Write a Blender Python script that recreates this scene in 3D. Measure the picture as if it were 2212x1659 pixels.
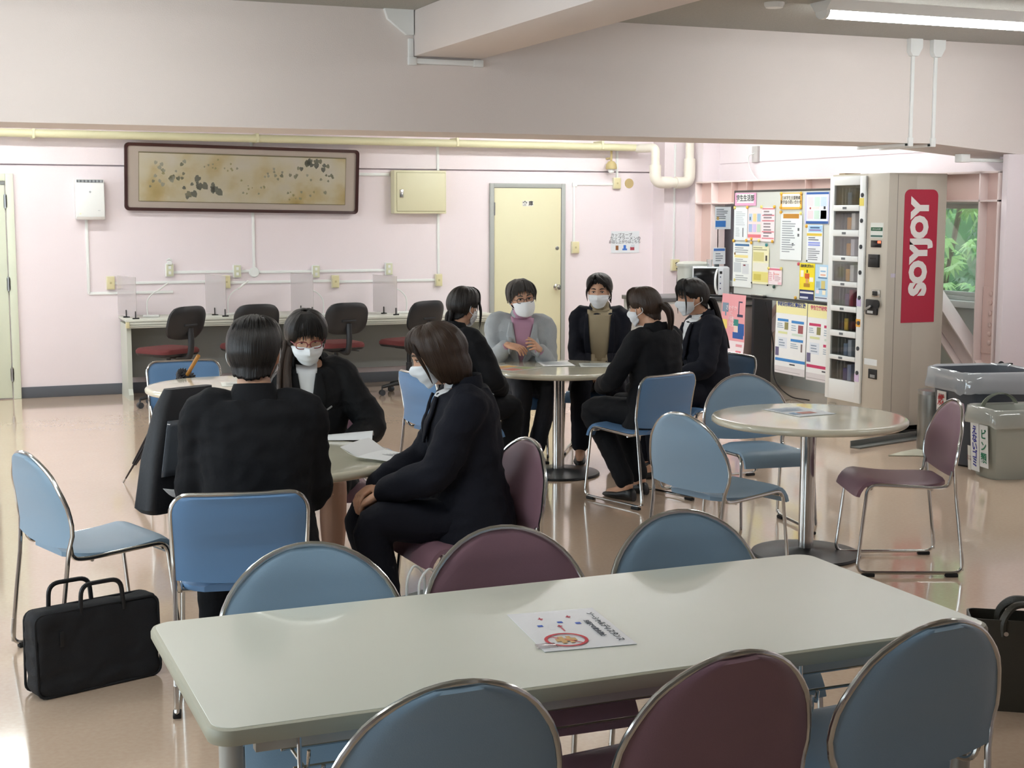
import bpy, bmesh, math, random
from mathutils import Vector, Matrix, noise
from mathutils.bvhtree import BVHTree
random.seed(7)
V = Vector; PI = math.pi; R = math.radians
for o in list(bpy.data.objects): bpy.data.objects.remove(o)
SC = bpy.context.scene; COL = SC.collection

# ------------------------------------------------------------ camera
yaw, pitch, roll = R(22.555), R(6.896), R(0.058)
fw = V((math.sin(yaw)*math.cos(pitch), math.cos(yaw)*math.cos(pitch), -math.sin(pitch)))
r0 = V((math.cos(yaw), -math.sin(yaw), 0)); u0 = r0.cross(fw)
rr = r0*math.cos(roll)+u0*math.sin(roll); uu = u0*math.cos(roll)-r0*math.sin(roll)
cd = bpy.data.cameras.new('camera'); cam = bpy.data.objects.new('camera', cd); COL.objects.link(cam)
cd.sensor_fit = 'HORIZONTAL'; cd.sensor_width = 36; cd.lens = 36*3083.6/2212; cd.clip_end = 200; cd.clip_start = .05
cam.matrix_world = Matrix(((rr.x, uu.x, -fw.x, 0), (rr.y, uu.y, -fw.y, 0), (rr.z, uu.z, -fw.z, 1.70), (0, 0, 0, 1)))
SC.camera = cam
# ------------------------------------------------------------ sky (overcast) and exposure
W = bpy.data.worlds.new('sky'); SC.world = W; W.use_nodes = True
bgn = W.node_tree.nodes['Background']; bgn.inputs[0].default_value = (.80, .90, 1.0, 1); bgn.inputs[1].default_value = 7.5
vs = SC.view_settings; vs.view_transform = 'Standard'; vs.look = 'None'; vs.gamma = 1; vs.use_curve_mapping = False
vs.exposure = 0.02
LAMP_STRENGTH = 34.0
CEIL = 2.92; YB = 8.5; YW = 13.65; XR = 7.8; XL = -3.2; YF = -4.0
def portal(name, loc, rot, sx, sy):
    l = bpy.data.lights.new(name, 'AREA'); l.shape = 'RECTANGLE'; l.size = sx; l.size_y = sy
    l.cycles.is_portal = True
    o = bpy.data.objects.new(name, l); COL.objects.link(o); o.location = loc; o.rotation_euler = rot; return o
portal('window_light_right', (XR+.12, 11.0, 1.45), (0, R(90), 0), 1.1, 4.4)
for i, y in enumerate((2.2, 5.9, 10.9)):
    portal('window_light_left', (XL-.12, y, 1.65), (0, R(-90), 0), 1.7, 3.2)

# ------------------------------------------------------------ materials
def lin(h):
    h = h.lstrip('#'); c = [int(h[i:i+2], 16)/255 for i in (0, 2, 4)]
    return tuple(x/12.92 if x <= .04045 else ((x+.055)/1.055)**2.4 for x in c)+(1,)
MC = {}
def mat(name, col, rough=.5, metal=0, bump=0, bs=60, var=.06, vsc=4, coat=0, spec=.5, emit=0, stretch=None, trans=0, alpha=1, sub=0):
    if name in MC: return MC[name]
    m = bpy.data.materials.new(name); m.use_nodes = True; nt = m.node_tree; b = nt.nodes['Principled BSDF']
    c = lin(col); b.inputs['Base Color'].default_value = c; b.inputs['Roughness'].default_value = rough
    b.inputs['Metallic'].default_value = metal; b.inputs['Specular IOR Level'].default_value = spec
    b.inputs['Coat Weight'].default_value = coat; b.inputs['Coat Roughness'].default_value = .08
    b.inputs['Transmission Weight'].default_value = trans; b.inputs['Alpha'].default_value = alpha
    if sub: b.inputs['Subsurface Weight'].default_value = sub; b.inputs['Subsurface Radius'].default_value = (.01, .004, .002)
    if emit: b.inputs['Emission Color'].default_value = c; b.inputs['Emission Strength'].default_value = emit
    tc = nt.nodes.new('ShaderNodeTexCoord'); src = tc.outputs['Object']
    if stretch:
        mp = nt.nodes.new('ShaderNodeMapping'); mp.inputs['Scale'].default_value = stretch
        nt.links.new(src, mp.inputs[0]); src = mp.outputs[0]
    if var:
        n = nt.nodes.new('ShaderNodeTexNoise'); n.inputs['Scale'].default_value = vsc; n.inputs['Detail'].default_value = 4
        nt.links.new(src, n.inputs['Vector'])
        mx = nt.nodes.new('ShaderNodeMix'); mx.data_type = 'RGBA'
        mx.inputs['A'].default_value = tuple(x*(1-var) for x in c[:3])+(1,)
        mx.inputs['B'].default_value = tuple(min(1, x*(1+var)) for x in c[:3])+(1,)
        nt.links.new(n.outputs['Fac'], mx.inputs['Factor']); nt.links.new(mx.outputs['Result'], b.inputs['Base Color'])
    if bump:
        n2 = nt.nodes.new('ShaderNodeTexNoise'); n2.inputs['Scale'].default_value = bs; n2.inputs['Detail'].default_value = 3
        nt.links.new(src, n2.inputs['Vector'])
        bp = nt.nodes.new('ShaderNodeBump'); bp.inputs['Strength'].default_value = bump; bp.inputs['Distance'].default_value = .004
        nt.links.new(n2.outputs['Fac'], bp.inputs['Height']); nt.links.new(bp.outputs[0], b.inputs['Normal'])
    MC[name] = m; return m
def flat(col): return mat('print_'+col.lstrip('#').lower(), col, .6, var=0)
def glassmat(name, tint=(1, 1, 1), refl=.06, fog=0.0, fogcol='#ffffff'):
    if name in MC: return MC[name]
    m = bpy.data.materials.new(name); m.use_nodes = True; nt = m.node_tree; nt.nodes.clear()
    out = nt.nodes.new('ShaderNodeOutputMaterial'); t = nt.nodes.new('ShaderNodeBsdfTransparent'); t.inputs[0].default_value = tint+(1,)
    g = nt.nodes.new('ShaderNodeBsdfGlossy'); g.inputs['Roughness'].default_value = .03
    fr = nt.nodes.new('ShaderNodeLayerWeight'); fr.inputs['Blend'].default_value = .25
    mm = nt.nodes.new('ShaderNodeMath'); mm.operation = 'MULTIPLY_ADD'; mm.inputs[1].default_value = .5; mm.inputs[2].default_value = refl
    nt.links.new(fr.outputs['Fresnel'], mm.inputs[0])
    mix = nt.nodes.new('ShaderNodeMixShader'); nt.links.new(mm.outputs[0], mix.inputs[0])
    base = t.outputs[0]
    if fog:
        dd = nt.nodes.new('ShaderNodeBsdfDiffuse'); dd.inputs[0].default_value = lin(fogcol)
        tl = nt.nodes.new('ShaderNodeBsdfTranslucent'); tl.inputs[0].default_value = lin(fogcol); d = nt.nodes.new('ShaderNodeMixShader'); d.inputs[0].default_value = .5
        nt.links.new(dd.outputs[0], d.inputs[1]); nt.links.new(tl.outputs[0], d.inputs[2])
        f = nt.nodes.new('ShaderNodeMixShader'); f.inputs[0].default_value = fog
        nt.links.new(t.outputs[0], f.inputs[1]); nt.links.new(d.outputs[0], f.inputs[2]); base = f.outputs[0]
    nt.links.new(base, mix.inputs[1]); nt.links.new(g.outputs[0], mix.inputs[2]); nt.links.new(mix.outputs[0], out.inputs[0])
    MC[name] = m; return m
def hairmat(name, col, rough=.38):
    m = mat(name, col, rough, var=0, spec=.35); nt = m.node_tree; b = nt.nodes['Principled BSDF']
    uvn = nt.nodes.new('ShaderNodeUVMap'); mp = nt.nodes.new('ShaderNodeMapping'); mp.inputs['Scale'].default_value = (90, 2.2, 1)
    n = nt.nodes.new('ShaderNodeTexNoise'); n.inputs['Scale'].default_value = 2; n.inputs['Detail'].default_value = 3
    nt.links.new(uvn.outputs[0], mp.inputs[0]); nt.links.new(mp.outputs[0], n.inputs['Vector'])
    bp = nt.nodes.new('ShaderNodeBump'); bp.inputs['Strength'].default_value = .7; bp.inputs['Distance'].default_value = .006
    nt.links.new(n.outputs['Fac'], bp.inputs['Height']); nt.links.new(bp.outputs[0], b.inputs['Normal'])
    c = lin(col); mx = nt.nodes.new('ShaderNodeMix'); mx.data_type = 'RGBA'
    mx.inputs['A'].default_value = tuple(x*.55 for x in c[:3])+(1,); mx.inputs['B'].default_value = tuple(x*1.5 for x in c[:3])+(1,)
    nt.links.new(n.outputs['Fac'], mx.inputs['Factor']); nt.links.new(mx.outputs['Result'], b.inputs['Base Color'])
    return m

# ------------------------------------------------------------ mesh builder
class MB:
    def __init__(s): s.v = []; s.f = []; s.m = []; s.uv = {}
    def add(s, vs_, fs, mi=0):
        o = len(s.v); s.v += [tuple(p) for p in vs_]
        for f in fs: s.f.append(tuple(i+o for i in f)); s.m.append(mi)
        return s
    def box(s, a, b, mi=0, bev=0, seg=2, rot=None, piv=None):
        bm = bmesh.new(); bmesh.ops.create_cube(bm, size=1)
        sz = [abs(b[i]-a[i]) for i in range(3)]; ce = V([(a[i]+b[i])/2 for i in range(3)])
        for v in bm.verts: v.co = V((v.co.x*sz[0], v.co.y*sz[1], v.co.z*sz[2]))
        if bev: bmesh.ops.bevel(bm, geom=bm.edges[:], offset=min(bev, min(sz)*.49), segments=seg, affect='EDGES', profile=.5)
        for v in bm.verts: v.co += ce
        if rot is not None:
            p = V(piv) if piv else ce
            for v in bm.verts: v.co = p+rot@(v.co-p)
        bm.verts.index_update(); s.add([v.co for v in bm.verts], [[v.index for v in f.verts] for f in bm.faces], mi); bm.free(); return s
    def tube(s, path, r, n=8, mi=0, closed=False, cap=True, flat_=1):
        P = [V(p) for p in path]; k = len(P); rs = r if isinstance(r, (list, tuple)) else [r]*k
        T = []
        for i in range(k):
            a = P[(i-1) % k] if (closed or i) else P[0]; b = P[(i+1) % k] if (closed or i < k-1) else P[-1]
            t = b-a; T.append(t.normalized() if t.length > 1e-9 else V((0, 0, 1)))
        nn = T[0].orthogonal().normalized(); vs_ = []; fs = []
        for i in range(k):
            if i: nn = (nn-T[i]*nn.dot(T[i])); nn = nn.normalized() if nn.length > 1e-6 else T[i].orthogonal().normalized()
            bb = T[i].cross(nn)
            for j in range(n):
                a = 2*PI*j/n; vs_.append(P[i]+(nn*math.cos(a)+bb*math.sin(a)*flat_)*rs[i])
        for i in range(k if closed else k-1):
            i2 = (i+1) % k
            for j in range(n): fs.append((i*n+j, i*n+(j+1) % n, i2*n+(j+1) % n, i2*n+j))
        if cap and not closed: fs.append(tuple(range(n-1, -1, -1))); fs.append(tuple((k-1)*n+j for j in range(n)))
        return s.add(vs_, fs, mi)
    def lathe(s, prof, n=32, c=(0, 0, 0), mi=0, caps=True):
        vs_ = []; fs = []; k = len(prof)
        for (r, z) in prof:
            for j in range(n):
                a = 2*PI*j/n; vs_.append((c[0]+r*math.cos(a), c[1]+r*math.sin(a), c[2]+z))
        for i in range(k-1):
            for j in range(n): fs.append((i*n+j, i*n+(j+1) % n, (i+1)*n+(j+1) % n, (i+1)*n+j))
        if caps: fs.append(tuple(range(n-1, -1, -1))); fs.append(tuple((k-1)*n+j for j in range(n)))
        return s.add(vs_, fs, mi)
    def loft(s, rings, mi=0, cap=True, closed_ring=True):
        n = len(rings[0]); vs_ = [p for r_ in rings for p in r_]; fs = []
        for i in range(len(rings)-1):
            for j in range(n if closed_ring else n-1): fs.append((i*n+j, i*n+(j+1) % n, (i+1)*n+(j+1) % n, (i+1)*n+j))
        if cap and closed_ring: fs.append(tuple(range(n-1, -1, -1))); fs.append(tuple((len(rings)-1)*n+j for j in range(n)))
        return s.add(vs_, fs, mi)
    def ell(s, c, rad, M3=None, nu=16, nv=10, mi=0):
        vs_ = []; fs = []; c = V(c)
        for i in range(nv+1):
            th = PI*i/nv
            for j in range(nu):
                a = 2*PI*j/nu; p = V((rad[0]*math.sin(th)*math.cos(a), rad[1]*math.sin(th)*math.sin(a), rad[2]*math.cos(th)))
                vs_.append(c+(M3@p if M3 else p))
        for i in range(nv):
            for j in range(nu): fs.append((i*nu+j, (i+1)*nu+j, (i+1)*nu+(j+1) % nu, i*nu+(j+1) % nu))
        return s.add(vs_, fs, mi)
    def prism(s, poly, z0, z1, mi=0, ax='z'):
        n = len(poly); vs_ = [(p[0], p[1], z0) for p in poly]+[(p[0], p[1], z1) for p in poly]
        if ax == 'y': vs_ = [(a, c, b) for a, b, c in vs_]
        if ax == 'x': vs_ = [(c, a, b) for a, b, c in vs_]
        fs = [tuple(range(n-1, -1, -1)), tuple(range(n, 2*n))]+[(i, (i+1) % n, n+(i+1) % n, n+i) for i in range(n)]
        return s.add(vs_, fs, mi)
    def grid(s, f, nu, nv, mi=0, thick=None):
        vs_ = [f(i/nu, j/nv) for j in range(nv+1) for i in range(nu+1)]
        fs = [(j*(nu+1)+i, j*(nu+1)+i+1, (j+1)*(nu+1)+i+1, (j+1)*(nu+1)+i) for j in range(nv) for i in range(nu)]
        return s.add(vs_, fs, mi)
    def build(s, name, mats, parent=None, smooth=35, recalc=True):
        me = bpy.data.meshes.new(name); me.from_pydata(s.v, [], s.f)
        mats = mats if isinstance(mats, (list, tuple)) else [mats]
        for m in mats: me.materials.append(m)
        if len(mats) > 1: me.polygons.foreach_set('material_index', s.m)
        if recalc:
            bm = bmesh.new(); bm.from_mesh(me); bmesh.ops.recalc_face_normals(bm, faces=bm.faces); bm.to_mesh(me); bm.free()
        if smooth: finish(me, smooth)
        return link(name, me, parent)
def finish(me, ang=35):
    me.polygons.foreach_set('use_smooth', [True]*len(me.polygons)); me.set_sharp_from_angle(angle=R(ang))
def link(name, me, parent=None):
    o = bpy.data.objects.new(name, me); COL.objects.link(o)
    if parent: o.parent = parent
    return o
def tag(o, label=None, cat=None, group=None, kind=None):
    if label: o['label'] = label
    if cat: o['category'] = cat
    if group: o['group'] = group
    if kind: o['kind'] = kind
    return o
def thing(name, label, cat, loc=(0, 0, 0), rz=0, group=None):
    o = bpy.data.objects.new(name, None); COL.objects.link(o); o.location = loc; o.rotation_euler = (0, 0, rz)
    o.empty_display_size = .1; return tag(o, label, cat, group)
def copy_tree(o, parent=None):
    c = o.copy(); COL.objects.link(c); c.parent = parent
    for ch in o.children: copy_tree(ch, c)
    return c
def struct(name, mb, m, parent=None, smooth=None):
    o = mb.build(name, m, parent, smooth or 30)
    if not parent: o['kind'] = 'structure'
    return o
def spl(pts, n=6, closed=False):
    P = [V(p) for p in pts]; k = len(P); out = []
    for i in range(k if closed else k-1):
        p0 = P[(i-1) % k] if closed or i else P[0]*2-P[1]; p1 = P[i]; p2 = P[(i+1) % k]; p3 = P[(i+2) % k] if closed or i < k-2 else P[-1]*2-P[-2]
        for j in range(n):
            t = j/n; out.append(.5*((2*p1)+(p2-p0)*t+(2*p0-5*p1+4*p2-p3)*t*t+(3*p1-p0-3*p2+p3)*t**3))
    if not closed: out.append(P[-1])
    return out
def fillet(pts, r, n=5):
    """polyline with rounded corners"""
    P = [V(p) for p in pts]; out = [P[0]]
    for i in range(1, len(P)-1):
        a = (P[i-1]-P[i]); b = (P[i+1]-P[i]); d = min(r, a.length*.49, b.length*.49); a.normalize(); b.normalize()
        s_, e_ = P[i]+a*d, P[i]+b*d
        for j in range(n+1):
            t = j/n; out.append(s_*(1-t)**2+P[i]*2*t*(1-t)+e_*t*t)
    out.append(P[-1]); return out
def lerp_tab(tab, x):
    if x <= tab[0][0]: return tab[0][1]
    for (a, va), (b, vb) in zip(tab, tab[1:]):
        if x <= b:
            t = (x-a)/(b-a); t = t*t*(3-2*t)*.5+t*.5; return va+(vb-va)*t
    return tab[-1][1]
def frame_mat(origin, right, up):
    r_ = V(right).normalized(); u_ = V(up).normalized(); n_ = r_.cross(u_); u_ = n_.cross(r_)
    return Matrix(((r_.x, u_.x, n_.x, origin[0]), (r_.y, u_.y, n_.y, origin[1]), (r_.z, u_.z, n_.z, origin[2]), (0, 0, 0, 1)))
def text_mesh(txt, size, align='CENTER', bold=0.0, depth=.0004, spacing=1.0):
    cu = bpy.data.curves.new('lettering', 'FONT'); cu.body = txt; cu.size = size; cu.align_x = align; cu.align_y = 'CENTER'
    cu.offset = bold; cu.extrude = depth; cu.space_line = spacing; cu.resolution_u = 3
    o = bpy.data.objects.new('lettering', cu); COL.objects.link(o)
    dg = bpy.context.evaluated_depsgraph_get(); me = bpy.data.meshes.new_from_object(o.evaluated_get(dg))
    bpy.data.objects.remove(o); bpy.data.curves.remove(cu); return me
def lettering(txt, size, col, parent, loc, rot=(0, 0, 0), align='CENTER', bold=0, sx=1, spacing=1.0, depth=.0004):
    me = text_mesh(txt, size, align, bold, depth, spacing); me.materials.append(flat(col) if isinstance(col, str) else col)
    o = link('lettering', me, parent); o.location = loc; o.rotation_euler = rot; o.scale = (sx, 1, 1); return o
RIGHT_WALL = ((0, -1, 0), (0, 0, 1)); BACK_WALL = ((1, 0, 0), (0, 0, 1))
def sheet(name, label, cat, origin, right, up, w, h, col='#f2f2f0', rects=(), texts=(), group=None, bend=None, mat_=None, parent=None):
    """a printed sheet: lower-left corner at origin; rects in 0..1 with y up; bend(v) gives the stand-off in metres"""
    mats = [mat_ or flat(col)]; idx = {}; mb = MB(); bend_ = bend or (lambda u, v: 0); nu = 4 if bend else 1; nv = 8 if bend else 1
    th = .0012
    top = lambda u, v: (u*w, v*h, bend_(u, v)+th)
    vs_ = []; mb.grid(top, nu, nv, 0); mb.grid(lambda u, v: (u*w, v*h, bend_(u, v)), nu, nv, 0)
    for (ua, va, ub, vb) in ((0, 0, 1, 0), (1, 0, 1, 1), (1, 1, 0, 1), (0, 1, 0, 0)):
        mb.grid(lambda s_, t_: (lambda u, v: (u*w, v*h, bend_(u, v)+th*t_))(ua+(ub-ua)*s_, va+(vb-va)*s_), 8 if bend else 1, 1, 0)
    for k, (x0, y0, x1, y1, c) in enumerate(rects):
        if c not in idx: idx[c] = len(mats); mats.append(flat(c))
        zo = th+.0004+.00015*(k % 8)
        mb.grid(lambda u, v: (lambda U, Vv: (U*w, Vv*h, bend_(U, Vv)+zo))(x0+(x1-x0)*u, y0+(y1-y0)*v), nu, max(1, int(nv*abs(y1-y0))), idx[c])
    o = mb.build(name, mats, parent, 0, recalc=False); o.matrix_world = frame_mat(origin, right, up)
    if not parent: tag(o, label, cat, group)
    for t in texts:
        tx, x, y, size, c = t[:5]; kw = t[5] if len(t) > 5 else {}
        lettering(tx, size, c, o, (x*w, y*h, bend_(x, y)+th+.002), **kw)
    return o
def lines(x0, y0, x1, y1, n, col='#8a9096', ragged=True, seed=1, fill=.45):
    rnd = random.Random(seed); out = []; d = (y1-y0)/n
    for i in range(n):
        out.append((x0, y1-d*(i+.5)-d*fill/2, x0+(x1-x0)*(rnd.uniform(.55, 1) if ragged else 1), y1-d*(i+.5)+d*fill/2, col))
    return out

def remesh(mb, voxel, it=4, amp=0, seed=0, sc=7):
    me = bpy.data.meshes.new('tmp'); me.from_pydata(mb.v, [], mb.f)
    bm = bmesh.new(); bm.from_mesh(me); bmesh.ops.recalc_face_normals(bm, faces=bm.faces); bm.to_mesh(me); bm.free()
    o = bpy.data.objects.new('tmp', me); COL.objects.link(o)
    r_ = o.modifiers.new('r', 'REMESH'); r_.mode = 'VOXEL'; r_.voxel_size = voxel
    s_ = o.modifiers.new('s', 'SMOOTH'); s_.factor = .5; s_.iterations = it
    dg = bpy.context.evaluated_depsgraph_get(); out = bpy.data.meshes.new_from_object(o.evaluated_get(dg))
    bpy.data.objects.remove(o); bpy.data.meshes.remove(me)
    if amp:
        of = V((seed*3.1, seed*1.7, seed*.9))
        nn = [v.normal.copy() for v in out.vertices]
        for v, n in zip(out.vertices, nn):
            q = v.co*sc+of; k_ = noise.noise(V((q.x, q.y, q.z*.6)))+1.1*(.35-abs(noise.noise(V((q.x*1.1, q.y*1.1, q.z*2.0)))))+.4*noise.noise(q*2.3)
            v.co += n*(amp*k_)
    out.polygons.foreach_set('use_smooth', [True]*len(out.polygons)); return out
# common materials
chrome = mat('chrome', '#c9c9c6', .16, 1, var=.03); steel = mat('brushed_steel', '#a9abab', .3, 1, var=.06)
blk_rub = mat('black_rubber', '#141416', .6, var=.1); white_pl = mat('white_plastic', '#e9ebe8', .35, var=.02); ivory_pl = mat('ivory_plastic', '#d8cfa4', .4, var=.04)
paper = mat('white_paper', '#eef0f2', .7, var=.02)
# ============================================================ room shell
wall_m = mat('pink_wall_paint', '#ebe0e3', .75, bump=.25, bs=220, var=.025, vsc=1.5)
beam_m = mat('beam_paint', '#e2d9d4', .8, bump=.3, bs=160, var=.03, vsc=1.2)
ceil_m = mat('ceiling_board', '#aeada6', .95, bump=.9, bs=140, var=.12, vsc=60)
base_m = mat('baseboard_grey', '#55585e', .5, var=.05)
def floor_mat():
    m = mat('vinyl_floor', '#cda98c', .13, var=0, spec=.55); nt = m.node_tree; b = nt.nodes['Principled BSDF']
    tc = nt.nodes.new('ShaderNodeTexCoord')
    n1 = nt.nodes.new('ShaderNodeTexNoise'); n1.inputs['Scale'].default_value = .7; n1.inputs['Detail'].default_value = 6; n1.inputs['Roughness'].default_value = .6
    n2 = nt.nodes.new('ShaderNodeTexNoise'); n2.inputs['Scale'].default_value = 55; n2.inputs['Detail'].default_value = 4
    for n in (n1, n2): nt.links.new(tc.outputs['Object'], n.inputs['Vector'])
    mx = nt.nodes.new('ShaderNodeMix'); mx.data_type = 'RGBA'; mx.inputs['A'].default_value = lin('#cbb098'); mx.inputs['B'].default_value = lin('#d9c1ab')
    nt.links.new(n1.outputs['Fac'], mx.inputs['Factor'])
    m2 = nt.nodes.new('ShaderNodeMix'); m2.data_type = 'RGBA'; m2.blend_type = 'OVERLAY'; m2.inputs['Factor'].default_value = .12
    nt.links.new(mx.outputs['Result'], m2.inputs['A']); nt.links.new(n2.outputs['Fac'], m2.inputs['B']); nt.links.new(m2.outputs['Result'], b.inputs['Base Color'])
    rg = nt.nodes.new('ShaderNodeMapRange'); rg.inputs['To Min'].default_value = .06; rg.inputs['To Max'].default_value = .2
    nt.links.new(n1.outputs['Fac'], rg.inputs['Value']); nt.links.new(rg.outputs[0], b.inputs['Roughness'])
    n3 = nt.nodes.new('ShaderNodeTexNoise'); n3.inputs['Scale'].default_value = 5; n3.inputs['Detail'].default_value = 3
    nt.links.new(tc.outputs['Object'], n3.inputs['Vector'])
    bp = nt.nodes.new('ShaderNodeBump'); bp.inputs['Strength'].default_value = .05; bp.inputs['Distance'].default_value = .01
    nt.links.new(n3.outputs['Fac'], bp.inputs['Height']); nt.links.new(bp.outputs[0], b.inputs['Normal'])
    b.inputs['Coat Weight'].default_value = .6; b.inputs['Coat Roughness'].default_value = .06
    return m
floor_o = struct('floor', MB().box((XL-.3, YF-.3, -.15), (8.4, YW+.3, 0)), floor_mat())
struct('ceiling', MB().box((XL-.3, YF-.3, CEIL), (8.4, YW+.3, CEIL+.15)), ceil_m)
mb = MB().box((XL, YW, 0), (8.4, YW+.2, 2.105)).box((XL, YW, 2.120), (8.4, YW+.2, CEIL)).box((XL, YW+.05, 2.1), (8.4, YW+.2, 2.125))
struct('wall_back', mb, wall_m)
struct('baseboard_back', MB().box((.825, YW-.008, 0), (5.40, YW, .102), bev=.003).box((6.27, YW-.008, 0), (7.3, YW, .102), bev=.003), base_m)
struct('wall_front', MB().box((XL, YF-.2, 0), (8.4, YF, CEIL)), wall_m)
# left wall with three windows (out of frame)
mb = MB().box((XL-.2, YF, 0), (XL, YW, .8)).box((XL-.2, YF, 2.5), (XL, YW, CEIL))
for a, b in ((YF, .6), (3.8, 4.3), (7.5, 9.3), (12.5, YW)): mb.box((XL-.2, a, .8), (XL, b, 2.5))
struct('wall_left', mb, wall_m)
alu = mat('window_aluminium', '#cfd3d2', .35, .3, var=.03)
pane_m = glassmat('window_glass', (.97, .99, .98), .05)
k = 2
for a in (.6, 4.3, 9.3):
    w = MB(); 
    for y in (a, a+1.06, a+2.13, a+3.15): w.box((XL-.12, y, .8), (XL-.06, y+.05, 2.5), bev=.004)
    for z in (.8, 1.62, 2.45): w.box((XL-.12, a, z), (XL-.06, a+3.2, z+.05), bev=.004)
    o = struct('window_%d' % k, w, alu); k += 1
    for i in range(3): MB().box((XL-.095, a+.05+i*1.07, .85), (XL-.09, a+1.06+i*1.07, 2.45)).build('pane', pane_m, o, 0)
# main beam with its haunch, cross beam
beam = MB().prism([(XL, 2.19), (6.83, 2.19), (7.67, 2.121), (8.4, 2.06), (8.4, CEIL), (XL, CEIL)], YB, YB+.6, ax='y')
struct('beam_main', beam, beam_m)
struct('beam_cross', MB().box((2.872, YF, 2.645), (3.315, YB, CEIL), bev=.004), beam_m)
struct('wall_pillar', MB().box((7.5, YB-.03, 0), (8.4, YB+.03, 2.125), bev=.004).box((7.69, YB+.03, 0), (8.4, YB+.28, 2.12)), wall_m)
struct('wall_pillar_corner', MB().box((7.30, 13.40, 0), (7.95, YW, CEIL)).box((7.60, 13.12, 0), (7.95, 13.42, CEIL)), wall_m)
# right wall
dado_m = mat('dado_panel', '#b9bdb9', .6, var=.05)
mb = MB().box((XR, YF, 0), (XR+.2, YB, CEIL)).box((XR, YB+.28, 1.80), (XR+.2, YW, 2.185)).box((XR, YB+.6, 2.195), (XR+.2, YW, CEIL)).box((XR+.01, YB+.6, 2.184), (XR+.2, YW, 2.196))
struct('wall_right', mb, wall_m)
mb = MB().box((XR+.02, YB+.3, 0), (XR+.2, 13.3, .93))
wr = struct('wall_right_dado', mb, dado_m)
for y in (9.02, 9.9, 10.8, 11.7, 12.6): MB().box((XR+.0, y, .08), (XR+.03, y+.045, .92), bev=.003).build('batten', dado_m, wr)
MB().box((XR-.03, YB+.3, .93), (XR+.2, 13.3, .985), bev=.006).build('window_sill', mat('sill_paint', '#d9dcda', .45), wr)
# window_1 in the right wall
w = MB().box((XR+.03, 8.6, .985), (XR+.1, 13.3, 1.02), bev=.004).box((XR+.03, 8.6, 1.76), (XR+.1, 13.3, 1.80), bev=.004)
for y in (8.70, 13.1): w.box((XR+.03, y, 1.0), (XR+.1, y+.05, 1.78), bev=.004)
win = struct('window_1', w, alu)
ys = [9.1, 10.1, 11.1, 12.1, 13.1]
for i in range(4):
    s = MB(); x = XR+.045+(i % 2)*.02
    for y in (ys[i], ys[i+1]-.045): s.box((x, y-.01, 1.02), (x+.018, y+.05, 1.76), bev=.003)
    s.box((x, ys[i], 1.02), (x+.018, ys[i+1], 1.055), bev=.003).box((x, ys[i], 1.725), (x+.018, ys[i+1], 1.76), bev=.003)
    so = s.build('sash', alu, win)
    MB().box((x+.007, ys[i]+.03, 1.05), (x+.011, ys[i+1]-.03, 1.73)).build('pane', pane_m, win, 0)
MB().box((XR+.05, 8.75, 1.02), (XR+.055, 9.1, 1.76)).build('pane', pane_m, win, 0)
tag(MB().box((XR-.012, 12.02, 1.0), (XR-.006, 13.1, 1.775)).box((XR-.02, 12.02, 1.745), (XR, 13.1, 1.785), bev=.008).build('roller_blind', mat('grey_blind', '#b4b3bc', .7, var=.02)),
    'grey roller blind pulled down over the window behind the microwave', 'blind')
# steel brace frame painted pink
stl = mat('pink_steel_paint', '#d9bdb5', .5, var=.03); edge = mat('pink_steel_edge', '#e8d6d2', .45, var=.03)
def brace_frame():
    t = thing('brace_frame', 'pink painted steel brace frame standing in front of the window wall', 'steel frame', (7.58, 10.8, 0))
    def col(y0, y1):
        c = MB().box((-.006, y0, 0), (.006, y1, 2.0)).build('column', stl, t)
        for y in (y0, y1-.016): MB().box((-.08, y, 0), (.08, y+.016, 2.0), bev=.002).build('flange', edge, c)
        return c
    c = col(-2.24, -2.02); col(1.96, 2.3)
    pl = MB().box((-.018, -2.22, .62), (-.006, -2.04, 1.13), bev=.002).build('splice_plate', stl, c)
    for z in (.70, .77, .84, .93, 1.01, 1.08):
        b = MB().lathe([(.02, 0), (.02, .006), (.012, .012)], 10).build('bolt', stl, c, 40); b.location = (-.018, -2.13, z); b.rotation_euler = (0, R(-90), 0)
    h = MB().box((-.006, -2.02, 1.79), (.006, 1.96, 2.0)).build('head_beam', stl, t)
    for z in (1.775, 1.99): MB().box((-.08, -2.24, z), (.08, 2.3, z+.016), bev=.002).build('flange', edge, h)
    for y in (-1.5, -.62, -.18, .3, 1.3, 1.58): MB().box((-.075, y, 1.79), (-.006, y+.012, 1.99)).build('stiffener', stl, h)
    for (ya, za, yb, zb) in ((-2.02, .44, -.55, 1.77), (1.55, .03, -.5, 1.77)):
        d = V((0, yb-ya, zb-za)); L = d.length; b = MB()
        b.box((-.006, -.08, 0), (.006, .08, L))
        for y in (-.1, .086): b.box((-.07, y, 0), (.07, y+.014, L), bev=.002)
        o = b.build('brace', edge, t); o.location = (0, ya, za); o.rotation_euler = (math.atan2(-d.y, d.z), 0, 0)
brace_frame()
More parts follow.
